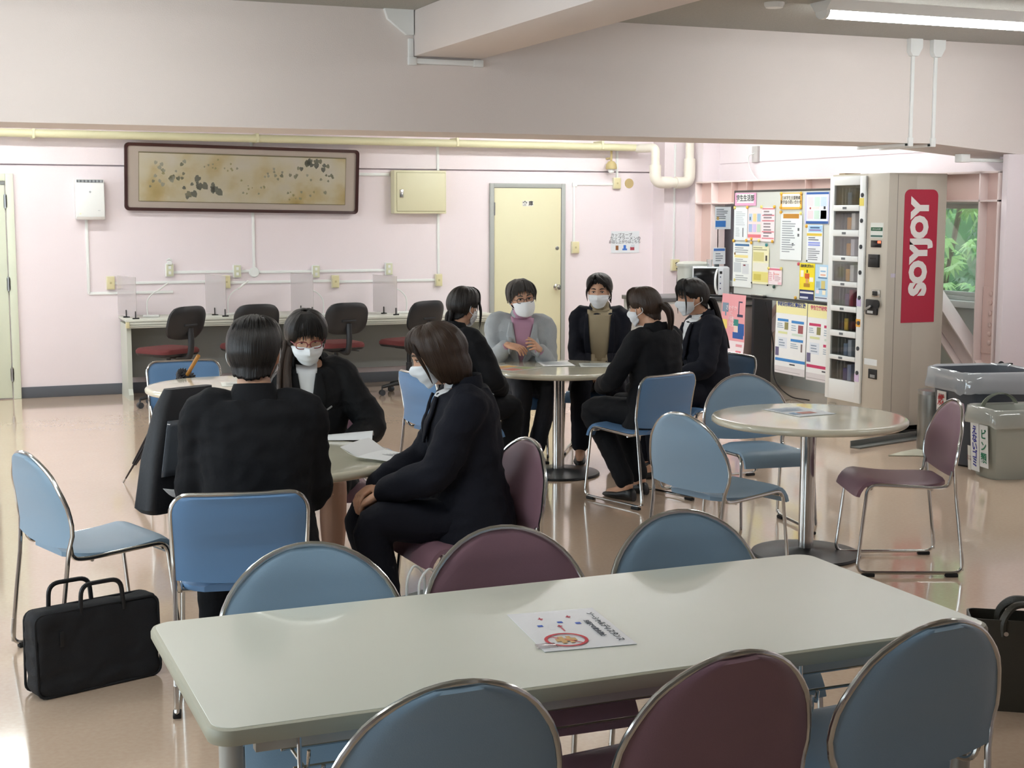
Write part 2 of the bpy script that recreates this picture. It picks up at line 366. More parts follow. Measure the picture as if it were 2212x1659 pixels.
# ============================================================ doors
green_d = mat('pale_green_paint', '#d9dfcb', .45, var=.02); cream_d = mat('cream_door', '#dcd7b4', .5, var=.02)
grey_fr = mat('grey_door_frame', '#a5a8a4', .45, var=.03); dk_gl = mat('dark_glass', '#1b1e20', .06, var=.0, spec=.6)
def door_left():
    fr = MB().box((.755, YW-.03, 0), (.822, YW, 2.03), bev=.004).box((-.21, YW-.029, 1.965), (.755, YW, 2.03), bev=.004).box((-.28, YW-.03, 0), (-.21, YW, 2.03), bev=.004)
    o = struct('door_1', fr, green_d)
    leaf = MB().box((-.205, YW-.018, .01), (.745, YW-.004, 1.93), bev=.003).build('door_leaf', green_d, o)
    MB().box((-.205, YW-.02, 1.935), (.75, YW-.006, 1.962)).build('head_gap', mat('gap_grey', '#8b8d8a', .6), o)
    MB().box((.0, YW-.0225, .75), (.60, YW-.0185, 1.78)).build('door_glass', dk_gl, leaf, 0)
    MB().box((.05, YW-.021, .14), (.64, YW-.0185, .58), bev=.002).build('panel', green_d, leaf)
    for z in (.16, .98, 1.72): MB().tube([(.75, YW-.03, z), (.75, YW-.03, z+.13)], .009, 8).box((.735, YW-.03, z+.01), (.765, YW-.02, z+.12)).build('hinge', steel, o)
door_left()
def door_store():
    x0, x1, zt = 5.413, 6.258, 1.985
    fr = MB().box((x0, YW-.035, 0), (x0+.045, YW, zt), bev=.004).box((x1-.045, YW-.035, 0), (x1, YW, zt), bev=.004).box((x0+.045, YW-.034, zt-.045), (x1-.045, YW, zt), bev=.004)
    o = struct('door_2', fr, grey_fr)
    leaf = MB().box((x0+.048, YW-.028, .008), (x1-.05, YW-.004, zt-.048), bev=.003).build('door_leaf', cream_d, o)
    MB().box((x0+.02, YW-.006, .0), (x1-.02, YW-.001, zt-.02)).build('shadow_gap', blk_rub, o)
    kn = MB().lathe([(.032, 0), (.032, .006), (.014, .012), (.013, .035), (.026, .045), (.03, .06), (.024, .075), (.006, .08)], 20).build('door_knob', chrome, leaf)
    kn.location = (6.157, YW-.028, .915); kn.rotation_euler = (R(90), 0, 0)
    lk = MB().lathe([(.02, 0), (.02, .004), (.012, .006)], 16).build('lock', steel, leaf); lk.location = (6.166, YW-.028, 1.32); lk.rotation_euler = (R(90), 0, 0)
    for z in (.3, 1.66): MB().tube([(x0+.047, YW-.036, z), (x0+.047, YW-.036, z+.13)], .008, 8).build('hinge', steel, o)
    p = sheet('door_plate', None, None, (5.771, YW-.029, 1.752), *BACK_WALL, .122, .054, '#f1f1ea', parent=o)
    lettering('倉 庫', .052, '#22262a', p, (.061, .027, .003), bold=.0008)
door_store()
# ============================================================ ceiling lights and fittings
tube_m = mat('lamp_diffuser', '#f8fbfa', .4, var=0, emit=LAMP_STRENGTH); lampw = mat('lamp_housing', '#e6e8e6', .4, var=.02)
def make_light():
    t = thing('ceiling_light', 'x', 'ceiling light', (0, 0, CEIL), 0)
    MB().prism([(-.11, 0), (.11, 0), (.06, -.055), (-.06, -.055)], -1.22, 1.22, ax='x').build('housing', lampw, t)
    d = [(.052*math.cos(a), -.052-.045*math.sin(a)) for a in [PI*i/10 for i in range(11)]]
    MB().prism(d, -1.19, 1.19, ax='x').build('diffuser', tube_m, t, 40)
    for x in (-1.215, 1.19): MB().prism([(p[0]*1.12, p[1]*1.06) for p in d], x, x+.025, ax='x').build('end_cap', lampw, t, 40)
    return t
L0 = make_light(); first = True
tube_back = [c for c in L0.children if c.name.startswith('diffuser')][0].data.copy(); tube_back.materials[0] = mat('lamp_diffuser_bright', '#f8fbfa', .4, var=0, emit=LAMP_STRENGTH*1.6)
LAB = {(6.16, 7.2): 'long white fluorescent ceiling light glowing in front of the beam at upper right'}
for x, y, l in ((6.16, 7.2, LAB[(6.16, 7.2)]), (.3, 7.2, 'long fluorescent ceiling light above the left tables'), (6.16, 3.9, 'long fluorescent ceiling light above the right of the long table'),
             (.3, 3.9, 'long fluorescent ceiling light above the left end of the long table'),
             (6.1, 12.2, 'long fluorescent ceiling light behind the beam nearest the cream door'), (.3, 12.2, 'long fluorescent ceiling light behind the beam nearest the green door'), (6.1, 10.2, 'added fluorescent ceiling light just behind the beam at right'), (.3, 10.2, 'added fluorescent ceiling light just behind the beam at left')):  # the pair just behind the beam is added to brighten the back wall
    o = L0 if first else copy_tree(L0); first = False
    if y > 9:
        for ch in o.children:
            if ch.name.startswith('diffuser'):
                ch.data = tube_back
    o.location = (x, y, CEIL); o['label'] = l; o['group'] = 'fluorescent ceiling lights'
tag(MB().lathe([(.001, -.032), (.05, -.03), (.06, -.012), (.06, 0)], 28, (4.72, 7.35, CEIL)).build('smoke_detector', white_pl), 'small round white disc detector on the ceiling', 'detector')
# ---- trunking and pipes
trunk = mat('trunking', '#eceeec', .4, var=.02)
def trunking(label, segs, name='cable_trunking', m=trunk, w=.022, d=.014, cat='trunking', boxes=()):
    """segs: boxes given as two corner points on a face, already in world coordinates"""
    c = V(segs[0][0]); t = thing(name, label, cat, c)
    for a, b in segs: MB().box([min(a[i], b[i])-c[i] for i in range(3)], [max(a[i], b[i])-c[i] for i in range(3)], bev=.003).build('duct', m, t)
    for a, b in boxes: MB().box([min(a[i], b[i])-c[i] for i in range(3)], [max(a[i], b[i])-c[i] for i in range(3)], bev=.005).build('fitting', m, t)
    return t
def hseg(x0, x1, z, w=.026, y=YW): return ((x0, y-.014, z-w/2), (x1, y, z+w/2))
def vseg(x, z0, z1, w=.026, y=YW): return ((x-w/2, y-.014, z0), (x+w/2, y, z1))
trunking('white trunking running down from the air purifier then right to the desk', [vseg(1.445, .94, 1.63), hseg(1.445, 2.21, .945)])
trunking('upper white trunking joining the sockets above the desk', [hseg(2.2, 2.95, 1.128), hseg(3.0, 3.56, 1.118), hseg(3.6, 4.31, 1.118)])
trunking('lower white trunking joining the sockets above the desk', [hseg(1.66, 2.69, 1.035), hseg(2.73, 3.76, 1.022), hseg(3.8, 4.84, 1.012)])
trunking('white vertical trunking between the framed painting and the round junction', [vseg(2.982, 1.15, 1.69), vseg(2.982, 2.31, 2.36)])
trunking('white vertical trunking below the cream wall cabinet', [vseg(4.86, 1.05, 1.675)])
trunking('white vertical trunking above the cream wall cabinet', [vseg(4.86, 2.10, 2.38)])
trunking('white trunking between the painting and the cream wall cabinet', [hseg(4.03, 4.35, 2.06, .03)])
trunking('white trunking bending beside the cream door down to the switch', [vseg(6.365, 1.38, 1.985), hseg(6.365, 6.84, 1.985)], boxes=[((6.345, YW-.018, 1.955), (6.40, YW, 2.0))])
trunking('white vertical trunking from the junction box up to the pipe', [vseg(6.865, 2.03, 2.37)])
trunking('thin white vertical trunking on the corner pillar above the plugged socket', [vseg(7.42, 1.17, 2.4, .02, 13.40)])
trunking('white trunking dropping from a ceiling box at the cross beam', [((2.835, YB-.02, 2.63), (2.868, YB, 2.75)), ((2.84, YB-.025, 2.60), (3.30, YB, 2.632))],
         boxes=[((2.832, YB-.03, 2.59), (2.885, YB, 2.64)), ((3.26, YB-.03, 2.595), (3.325, YB, 2.637))])
t = thing('trunking_cover', 'white tapered trunking cover under the ceiling at the cross beam', 'trunking', (2.85, YB, 2.9))
MB().prism([(-.17, .02), (.015, .02), (.015, -.13), (-.03, -.13), (-.15, -.04)], -.035, 0, ax='y').build('cover', trunk, t)
for x, l in ((6.62, 'left of two white conduits dropping down the beam at right'), (6.82, 'right of two white conduits dropping down the beam at right')):
    trunking(l, [((x-.013, YB-.016, 2.19), (x+.013, YB, 2.80)), ((x-.02, YB-.01, 2.166), (x+.014, YB+.6, 2.189))],
             boxes=[((x-.02, YB-.02, 2.165), (x+.02, YB+.03, 2.23))])
    c = thing('ceiling_elbow', ('left' if x < 6.7 else 'right')+' white elbow cover where the twin conduits meet the ceiling', 'trunking', (x, YB, 2.86))
    MB().prism([(-.05, .06), (.055, .06), (.055, 0), (.02, -.06), (-.03, -.06), (-.05, -.03)], -.045, 0, ax='y').build('cover', trunk, c)
trunking('white trunking under the sloping end of the beam at the far right', [((7.2, YB+.1, 2.07), (8.2, YB+.14, 2.095))], boxes=[((7.16, YB+.08, 2.065), (7.24, YB+.16, 2.125))])
pipe_m = mat('cream_pipe', '#d6d2ae', .4, var=.04); pipe_w = mat('white_pipe', '#e2dccf', .4, var=.05)
t = thing('drain_pipe', 'long cream pipe running under the beam along the back wall', 'pipe', (0, 13.48, 2.37))
MB().tube([(XL, 0, .03), (7.02, 0, -.008)], .037, 16).build('pipe', pipe_m, t)
for x in (1.0, 3.0, 5.0, 6.6): MB().tube([(x, .17, .01), (x, .0, .01)], .006, 6).lathe([(.041, -.02), (.041, .02)], 16, (x, 0, .0)).build('bracket', steel, t) if False else MB().box((x-.012, -.04, -.03), (x+.012, .17, .055), bev=.003).build('bracket', pipe_m, t)
t = thing('pipe_trap', 'white U-shaped pipe trap hanging below the beam beside the corner pillar', 'pipe', (7.35, 13.25, 2.2))
up = fillet([(-.35, .23, .15), (-.255, 0, .15), (-.255, 0, -.18), (.13, 0, -.18), (.13, 0, .6)], .1, 6)
MB().tube(fillet([(-.33, .23, .155), (-.24, .0, .155), (-.24, 0, -.16)], .05, 5), .046, 16).build('inlet_pipe', pipe_w, t)
MB().tube(fillet([(-.24, 0, -.02), (-.24, 0, -.20), (-.06, 0, -.20)], .13, 8), .062, 18).build('elbow', pipe_w, t)
MB().tube([(-.07, 0, -.20), (.02, 0, -.20)], .05, 18).build('bottom_pipe', pipe_w, t)
MB().tube(fillet([(.0, 0, -.20), (.165, 0, -.20), (.165, 0, .05)], .13, 8), .062, 18).build('elbow', pipe_w, t)
MB().tube([(.165, 0, .0), (.165, 0, .7)], .046, 16).build('riser_pipe', pipe_w, t)
# ============================================================ chairs
blue_m = mat('blue_vinyl', '#8ca7bd', .42, bump=.1, bs=400, var=.03, vsc=3); mauve_m = mat('mauve_vinyl', '#8b6a76', .42, bump=.1, bs=400, var=.03, vsc=3)
deep_m = mat('deep_blue_vinyl', '#6389b2', .42, bump=.1, bs=400, var=.03, vsc=3)
YT = [(0, -.25), (.1, -.243), (.43, -.205), (.52, -.192), (.60, -.20), (.72, -.225), (.82, -.255)]
ybk = lambda z: lerp_tab(YT, z)
def half_w(kind, z):
    if kind == 'round':
        if z <= .56: return lerp_tab([(.0, .222), (.43, .220), (.56, .250)], z)
        return .250*math.sqrt(max(0, 1-((z-.56)/.246)**2))
    if z <= .70: return lerp_tab([(.0, .222), (.43, .218), (.7, .226)], z)
    return .226-.06*(1-math.sqrt(max(0, 1-((z-.70)/.066)**2)))
def chair_meshes(kind):
    r = .0085; M = {}
    ztop = .806 if kind == 'round' else .766
    side = [(half_w(kind, z), ybk(z), z) for z in (.03, .12, .25, .38, .46, .52, .56)]
    if kind == 'round': arc = [(.250*math.cos(a), ybk(.56+.246*math.sin(a))-.012*math.sin(a), .56+.246*math.sin(a)) for a in [PI*i/24 for i in range(1, 24)]]
    else:
        side += [(half_w(kind, .65), ybk(.65), .65), (.226, ybk(.70), .70)]
        arc = [(.166+.06*math.cos(a), ybk(.70+.066*math.sin(a)), .70+.066*math.sin(a)) for a in [PI/2*i/6 for i in range(1, 7)]]
        arc += [(x, ybk(.766)-.014*(1-(x/.17)**2), .766) for x in (.1, .05, 0, -.05, -.1)]
        arc += [(-p[0], p[1], p[2]) for p in arc[5::-1]]
    path = side+arc+[(-p[0], p[1], p[2]) for p in side[::-1]]
    M['back_frame'] = MB().tube(path, r, 10)
    sp = fillet([(.2145, -.192, .50), (.203, -.178, .425), (.203, -.12, .419), (.203, .2, .436), (.214, .245, .018), (.222, -.255, .018), (.222, -.243, .12)], .05, 6)
    for s in (1, -1): M['side_frame%d' % s] = MB().tube([(p.x*s, p.y, p.z) for p in sp], r, 10)
    # backrest pad
    zb = .475; n = 14
    def pad(sgn):
        def f(u, v):
            z = zb+(ztop-.006-zb)*(1-(1-v)**1.6); w = max(half_w(kind, z)-.006, .004); x = (2*u-1)*w
            if v < .25: z -= .018*max(0, 1-(x/.23)**2)*(1-v/.25)
            e = (1-abs(2*u-1)**8)*min(1, v*8)*min(1, (1-v)*14+.05)
            y = ybk(z)-.022*max(0, 1-(x/.25)**2)*(.6 if z < .6 else 1)
            return (x, y+sgn*(.004+.011*e), z)
        return f
    b = MB(); b.grid(pad(1), 16, n); b.grid(pad(-1), 16, n)
    for uu_ in (0, 1): b.grid(lambda s, t: tuple(V(pad(1)(uu_, t)).lerp(V(pad(-1)(uu_, t)), s)), 1, n)
    for vv_ in (0, 1): b.grid(lambda s, t: tuple(V(pad(1)(t, vv_)).lerp(V(pad(-1)(t, vv_)), s)), 1, 16)
    M['backrest'] = b
    # seat with waterfall front
    def prof(v):   # v 0 rear .. 1 front lip
        if v < .8: t = v/.8; return (-.185+t*.375, .436+.012*t-.012*math.sin(PI*t))
        t = (v-.8)/.2; a = t*R(80); return (.19+.05*math.sin(a)+.01*t, .448-.05*(1-math.cos(a))-.03*t)
    def seat(off):
        def f(u, v):
            y, z = prof(v); w = .198*(1 if v > .28 else math.sqrt(1-.62*((.28-v)/.28)**2)); x = (2*u-1)*w
            e = (1-abs(2*u-1)**8)
            nz = 1 if v < .8 else math.cos((v-.8)/.2*R(80)); ny = 0 if v < .8 else math.sin((v-.8)/.2*R(80))
            o = off*(1 if off < 0 else (.3+.7*e))
            return (x, y+ny*o, z+nz*o)
        return f
    s = MB(); s.grid(seat(.012), 14, 18); s.grid(seat(-.014), 14, 18)
    for uu_ in (0, 1): s.grid(lambda a, t: tuple(V(seat(.012)(uu_, t)).lerp(V(seat(-.014)(uu_, t)), a)), 1, 18)
    for vv_ in (0, 1): s.grid(lambda a, t: tuple(V(seat(.012)(t, vv_)).lerp(V(seat(-.014)(t, vv_)), a)), 1, 14)
    M['seat'] = s
    M['foot'] = MB().box((-.014, -.03, 0), (.014, .03, .016), bev=.004)
    M['cross_rail'] = MB().tube([(-.203, .185, .415), (.203, .185, .415)], .007, 8); M['rear_rail'] = MB().tube([(-.2, -.1, .41), (.2, -.1, .41)], .007, 8)
    return M
CH = {}
def chair(label, kind, colm, x, y, ang, group):
    key = (kind, colm.name)
    if key not in CH:
        M = chair_meshes(kind); t = thing('stacking_chair', label, 'chair', (x, y, 0), R(ang-90), group)
        M['seat'].build('seat', colm, t, 50); M['backrest'].build('backrest', colm, t, 50); M['back_frame'].build('back_frame', chrome, t)
        M['side_frame1'].build('side_frame', chrome, t); M['side_frame-1'].build('side_frame', chrome, t); M['cross_rail'].build('cross_rail', chrome, t); M['rear_rail'].build('cross_rail', chrome, t)
        f = M['foot'].build('foot', blk_rub, t); f.location = (.214, .19, 0)
        for sx, sy in ((-.214, .19), (.222, -.2), (-.222, -.2)):
            g = link('foot', f.data, t); g.location = (sx, sy, 0)
        CH[key] = t; return t
    o = copy_tree(CH[key]); o.location = (x, y, 0); o.rotation_euler = (0, 0, R(ang-90)); return tag(o, label, 'chair', group)
G1 = 'round-backed chairs along the near side of the long table'; G2 = 'round-backed chairs along the far side of the long table'
G3 = 'chairs around the empty round table'; G4 = 'chairs people sit on'
chair('blue round-backed chair in the near row, leftmost, back to the camera', 'round', blue_m, .905, 2.735, 92, G1)
chair('mauve round-backed chair in the middle of the near row, back to the camera', 'round', mauve_m, 1.475, 2.69, 96, G1)
chair('blue round-backed chair in the near row, rightmost beside the dark tote bag', 'round', blue_m, 2.01, 2.71, 96, G1)
chair('blue round-backed chair facing the camera across the long table, leftmost of its row', 'round', blue_m, .90, 3.44, 260, G2)
chair('mauve round-backed chair facing the camera across the middle of the long table', 'round', mauve_m, 1.49, 3.43, 268, G2)
chair('blue round-backed chair facing the camera across the long table, rightmost of its row', 'round', blue_m, 2.065, 3.43, 268, G2)
chair('empty light blue round-backed chair standing alone above the black briefcase', 'round', blue_m, .585, 5.62, 18, 'empty blue chairs')
chair('empty blue round-backed chair turned to the right at the empty round table', 'round', blue_m, 3.36, 5.60, 15, G3)
chair('empty blue round-backed chair behind the empty round table', 'round', blue_m, 4.14, 6.48, 262, G3)
chair('empty mauve round-backed chair right of the empty round table', 'round', mauve_m, 4.31, 5.53, 158, G3)
chair('mauve round-backed chair under the woman with the brown bob', 'round', mauve_m, 1.94, 5.11, 183, G4)
chair('blue square-backed chair under the man seen from behind', 'square', deep_m, 1.0, 4.90, 79, G4)
chair('mauve square-backed chair under the woman with glasses', 'square', mauve_m, 1.72, 6.47, 258, G4)
chair('blue square-backed chair under the woman facing away at the far table', 'square', deep_m, 2.88, 7.87, 10, G4)
chair('blue square-backed chair under the ponytailed woman seen from behind', 'square', deep_m, 3.9, 7.42, 107, G4)
chair('blue square-backed chair under the ponytailed woman in profile', 'square', deep_m, 4.72, 8.05, 182, G4)
chair('blue square-backed chair under the man in the grey jacket', 'square', deep_m, 3.73, 8.98, 255, G4)
chair('blue square-backed chair under the woman in the beige turtleneck', 'square', deep_m, 4.42, 9.05, 236, G4)
chair('empty blue square-backed chair behind the left round table with the umbrella', 'square', deep_m, 1.51, 8.77, 270, 'empty blue chairs')
# ============================================================ tables
lam = mat('table_laminate', '#d1d3c6', .3, var=.02, bump=.04, bs=600, coat=.55); lame = mat('table_edge', '#a7a491', .5, var=.03); legm = mat('table_leg_paint', '#b3b2ab', .35, .2, var=.03)
def rrect(x0, y0, x1, y1, r, n=6):
    out = []
    for cx, cy, a0 in ((x1-r, y1-r, 0), (x0+r, y1-r, 90), (x0+r, y0+r, 180), (x1-r, y0+r, 270)):
        for i in range(n+1): a = R(a0+90*i/n); out.append((cx+r*math.cos(a), cy+r*math.sin(a)))
    return out
def slab(outline_fn, prof):
    rings = []
    for off, z in prof: rings.append([(x, y, z) for x, y in outline_fn(off)])
    return MB().loft(rings)
def long_table():
    t = thing('long_table', 'long pale laminate table with rounded corners in the foreground', 'table', (1.435, 3.075, 0))
    hx, hy = .955, .405
    pr = [(.02, .662), (.004, .666), (0, .675), (0, .688), (.004, .697), (.012, .70)]
    tp = slab(lambda o: rrect(-hx+o, -hy+o, hx-o, hy-o, .05-o*.4), pr).build('table_edge', lame, t, 30)
    slab(lambda o: rrect(-hx+o, -hy+o, hx-o, hy-o, .045), [(.011, .699), (.012, .7006)]).build('tabletop', lam, t, 30)
    for sx in (-1, 1):
        for sy in (-1, 1):
            l = MB().tube([(0, 0, .012), (0, 0, .665)], .024, 18).build('leg', legm, t); l.location = (sx*(hx-(.05 if sy < 0 else .26)), sy*(hy-.055), 0)
            g = MB().lathe([(.02, 0), (.025, .006), (.025, .02)], 16).build('glide', blk_rub, l)
    for a_, b_ in (((-hx+.1, -hy+.06, .625), (hx-.1, -hy+.085, .664)), ((-hx+.1, hy-.085, .625), (hx-.1, hy-.06, .664)), ((-hx+.11, -hy+.086, .632), (-hx+.13, hy-.086, .664)), ((hx-.13, -hy+.086, .632), (hx-.11, hy-.086, .664))): MB().box(a_, b_, bev=.002).build('apron_rail', legm, t)
    rk = MB()
    for y in (-.33, -.22, -.11, 0, .11, .22): rk.tube([(-hx+.18, y, .575), (hx-.18, y, .575)], .004, 6)
    for x in (-.75, -.25, .25, .75): rk.tube([(x, -.36, .62), (x, -.345, .57), (x, .24, .57), (x, .25, .62)], .004, 6)
    rk.build('wire_shelf', chrome, t)
    for x in (-.77, .08, .42, .82):
        MB().tube(spl([(x, -.36, .655), (x, -.37, .56), (x+.012, -.375, .535), (x+.028, -.37, .55), (x+.03, -.365, .575), (x+.045, -.36, .56), (x+.05, -.36, .585)], 4), .005, 8).build('hook', chrome, t)
long_table()
cream = mat('table_cream_gloss', '#ddd8c2', .13, var=.02, coat=.5); blk_base = mat('table_base_black', '#2e2f31', .35, .3, var=.05)
def round_table(label, x, y, z, rad=.48, group='round pedestal tables'):
    t = thing('round_table', label, 'table', (x, y, 0), 0, group)
    MB().lathe([(rad-.05, z-.036), (rad-.012, z-.034), (rad-.002, z-.026), (rad, z-.017), (rad-.003, z-.008), (rad-.012, z-.001), (rad-.03, z)], 72).build('tabletop', cream, t, 40)
    MB().lathe([(.15, z-.05), (.15, z-.036)], 32).lathe([(.038, .03), (.038, z-.045)], 28).build('pedestal', chrome, t)
    MB().lathe([(.265, 0), (.27, .006), (.265, .016), (.2, .024), (.045, .036), (.04, .04)], 48).build('base', blk_base, t, 40)
    return t
RT = round_table('empty round cream table on a chrome pedestal at right', 4.03, 5.88, .70)
round_table('round cream table with the group of five around it', 3.80, 8.36, .70)
round_table('round cream table in front of the man seen from behind', 1.345, 5.70, .70)
round_table('round cream table at left with the umbrella behind it', 1.617, 8.05, .72)
# ============================================================ things on the back wall
def at_wall(label, name, cat, x, z, group=None): return thing(name, label, cat, (x, YW, z), 0, group)
def purifier():
    t = at_wall('white wall-mounted air purifier beside the green door', 'air_purifier', 'air purifier', 1.475, 1.62)
    MB().box((-.128, -.115, 0), (.128, 0, .365), bev=.016, seg=3).build('body', white_pl, t)
    MB().box((-.122, -.118, .03), (.122, -.114, .325), bev=.003).build('front_cover', mat('purifier_front', '#eef1ef', .25, var=.01), t)
    g = MB().box((-.115, -.1185, .336), (.115, -.11, .36)).build('grille', mat('dark_grille', '#5c6066', .5), t)
    for i in range(7): MB().box((-.105+i*.032, -.120, .338), (-.085+i*.032, -.1186, .358)).build('slat', mat('grille_slat', '#9aa0a4', .4), g, 0)
    MB().box((-.125, -.116, .002), (.125, -.112, .026), bev=.002).build('lower_lip', mat('warm_grey_plastic', '#c9c3bd', .4), t)
    lettering('✤', .026, '#7d8489', t, (0, -.1195, .25), (R(90), 0, 0)); lettering('eco', .014, '#9aa0a4', t, (.075, -.1195, .085), (R(90), 0, 0))
    o = MB().lathe([(.008, 0), (.006, .003)], 12).build('indicator', mat('green_led', '#d6f2a8', .4, emit=.6, var=0), t); o.location = (-.09, -.118, .055); o.rotation_euler = (R(90), 0, 0)
purifier()
def painting():
    t = thing('framed_painting', 'wide dark-framed painting of leaves in gold mist on the back wall', 'painting', (2.895, YW-.03, 1.69), 0)
    t.rotation_euler = (R(4), R(.9), 0)
    W_, H_ = 1.113, .62; fm = mat('dark_red_lacquer', '#3a1d1c', .3, coat=.3, var=.06)
    pts = rrect(-W_, 0, W_, H_, .04, 4); inner = rrect(-W_+.028, .028, W_-.028, H_-.028, .025, 4)
    n = len(pts); vs_ = []; 
    for y in (-.035, 0):
        vs_ += [(x, y, z) for x, z in pts]+[(x, y+(.006 if y < 0 else 0), z) for x, z in inner]
    fs = []
    for i in range(n):
        j = (i+1) % n
        fs += [(i, j, n+j, n+i), (2*n+i, 2*n+j, 3*n+j, 3*n+i), (i, j, 2*n+j, 2*n+i), (n+i, n+j, 3*n+j, 3*n+i)]
    MB().add(vs_, fs).build('frame', fm, t, 30)
    MB().box((-W_+.02, -.014, .02), (W_-.02, -.004, H_-.02)).build('mat_board', mat('mat_board_taupe', '#a99d93', .8, var=.02), t, 0)
    MB().box((-.985, -.0165, .085), (.985, -.0142, .455+.085)).build('inner_fillet', mat('fillet_olive', '#7c7350', .6), t, 0)
    pm = mat('gold_mist', '#cfc096', .7, var=0); nt = pm.node_tree; b = nt.nodes['Principled BSDF']
    tc = nt.nodes.new('ShaderNodeTexCoord'); no = nt.nodes.new('ShaderNodeTexNoise'); no.inputs['Scale'].default_value = 3.2; no.inputs['Detail'].default_value = 5
    cr = nt.nodes.new('ShaderNodeValToRGB'); nt.links.new(tc.outputs['Object'], no.inputs['Vector']); nt.links.new(no.outputs['Fac'], cr.inputs[0]); nt.links.new(cr.outputs[0], b.inputs['Base Color'])
    e = cr.color_ramp.elements; e[0].position = .3; e[0].color = lin('#d3cdc0'); e[1].position = .76; e[1].color = lin('#b5a068')
    q = e.new(.5); q.color = lin('#cfc6aa'); q = e.new(.62); q.color = lin('#c3b285')
    MB().box((-.98, -.0185, .09), (.98, -.0166, .53)).build('canvas', pm, t, 0)
    rnd = random.Random(5); cols = ['#75776a', '#86866f', '#98977f', '#a09a70', '#a5a493']
    def clump(cx, cz, n, sx, sz, s0, s1, ci):
        for _ in range(n):
            x, z, s = cx+rnd.gauss(0, sx), cz+rnd.gauss(0, sz), rnd.uniform(s0, s1)
            x = max(-.95, min(.95, x)); z = max(.12, min(.50, z)); a = rnd.uniform(-1, 1)
            pts_ = [(x+s*(math.cos(a)*p-math.sin(a)*q_), z+s*(math.sin(a)*p+math.cos(a)*q_)) for p, q_ in ((0, -1), (.6, -.4), (.75, .3), (.4, .75), (0, .5), (-.4, .75), (-.75, .3), (-.6, -.4))]
            MB().prism(pts_, -.0192, -.0184, ax='y').build('painted_leaf', flat(cols[rnd.choice(ci)]), t, 0)
    clump(-.40, .21, 15, .11, .045, .02, .045, [0, 0, 1]); clump(-.72, .33, 24, .09, .06, .012, .03, [2, 3, 4, 1]); clump(.66, .47, 14, .08, .03, .018, .036, [0, 1]); clump(.55, .36, 8, .1, .03, .012, .024, [1, 2, 4])
    clump(.22, .38, 8, .08, .04, .01, .022, [2, 4]); clump(.82, .34, 7, .08, .05, .012, .022, [2, 1]); clump(-.25, .42, 12, .12, .04, .008, .016, [3, 2]); clump(.5, .17, 10, .12, .03, .008, .016, [3, 2]); clump(0, .22, 10, .1, .05, .008, .015, [3, 2])
    MB().box((-.985, -.0215, .085), (.985, -.0205, .545)).build('glass', glassmat('picture_glass', (1, 1, 1), .03), t, 0)
painting()
def cabinet():
    t = at_wall('cream steel wall cabinet with a latch beside the painting', 'wall_cabinet', 'cabinet', 4.635, 1.677)
    cm = mat('cream_steel', '#d9d5b4', .45, var=.02)
    MB().box((-.272, -.12, 0), (.272, 0, .425), bev=.005).build('body', cm, t)
    d = MB().box((-.245, -.126, .025), (.26, -.119, .4), bev=.003).build('door', cm, t)
    MB().box((-.247, -.1215, .021), (.262, -.1195, .404)).build('door_gap', mat('gap_olive', '#8c885f', .6), t, 0)
    MB().box((-.218, -.136, .155), (-.18, -.126, .235), bev=.006).build('latch', chrome, d); MB().box((-.207, -.142, .165), (-.192, -.136, .205), bev=.003).build('latch_key', steel, d)
cabinet()
def outlet(label, x, z, dbl=False, y=YW, w=.075, h=.125):
    t = thing('wall_socket', label, 'socket', (x, y, z), 0, 'sockets on the back wall')
    MB().box((-w/2, -.038, -h/2), (w/2, 0, h/2), bev=.006).build('box', white_pl if dbl else mat('ivory_light', '#dcd7bd', .4), t)
    pl = MB().box((-w/2+.005, -.043, -h/2+.006), (w/2-.003, -.037, h/2-.006), bev=.003).build('face_plate', ivory_pl if not dbl else mat('pale_sage', '#cfd0b4', .4), t)
    if dbl:
        for zz in (-.025, .025): MB().box((-.012, -.0445, zz-.014), (.012, -.0425, zz+.014), bev=.002).build('receptacle', white_pl, pl)
    else: MB().box((-.01, -.0445, -.01), (.01, -.0425, .01), bev=.002).build('screw_cover', mat('plate_dark', '#b9af84', .4), pl)
    return t
outlet('ivory wall box at the left end of the lower trunking', 1.64, 1.04); o2 = outlet('double socket above the desk with a plugged-in adapter, nearest the purifier', 2.18, 1.15, True)
MB().box((-.025, -.06, .05), (.02, -.04, .085), bev=.006).tube(spl([(-.03, -.05, .09), (-.005, -.06, .105), (.02, -.05, .09)], 4), .008, 6).build('adapter', white_pl, o2)
outlet('double socket just left of the round junction above the desk', 2.815, 1.13, True); outlet('ivory wall box just below the round junction, left side', 2.71, 1.03)
outlet('double socket above the third desk place', 3.585, 1.115, True); outlet('ivory wall box right of the third desk place', 3.78, 1.015)
outlet('pale socket behind the rightmost desk screen', 4.33, 1.13, True); outlet('ivory wall box at the right end of the lower trunking', 4.855, 1.01)
outlet('ivory switch on the wall right of the cream door', 6.375, 1.325, False, YW, .085, .125); jb = outlet('ivory junction box under the pipe right of the siren', 6.855, 1.995, False, YW, .085, .12)
po = outlet('ivory socket with black plugs on the corner pillar', 7.43, 1.135, False, 13.40, .095, .125)
MB().ell((.01, -.055, .02), (.022, .02, .012)).tube(spl([(.01, -.06, .02), (.05, -.07, -.0), (.075, -.05, -.05), (.08, -.05, -.085)], 5), .004, 6).build('plug', blk_rub, po)
MB().tube(spl([(.005, -.05, -.03), (.015, -.06, -.06), (.02, -.04, -.12), (.02, -.03, -.22)], 5), .006, 6).build('cable', blk_rub, po)
t = at_wall('round white junction cover on the trunking above the desk', 'junction_cover', 'junction box', 2.982, 1.117)
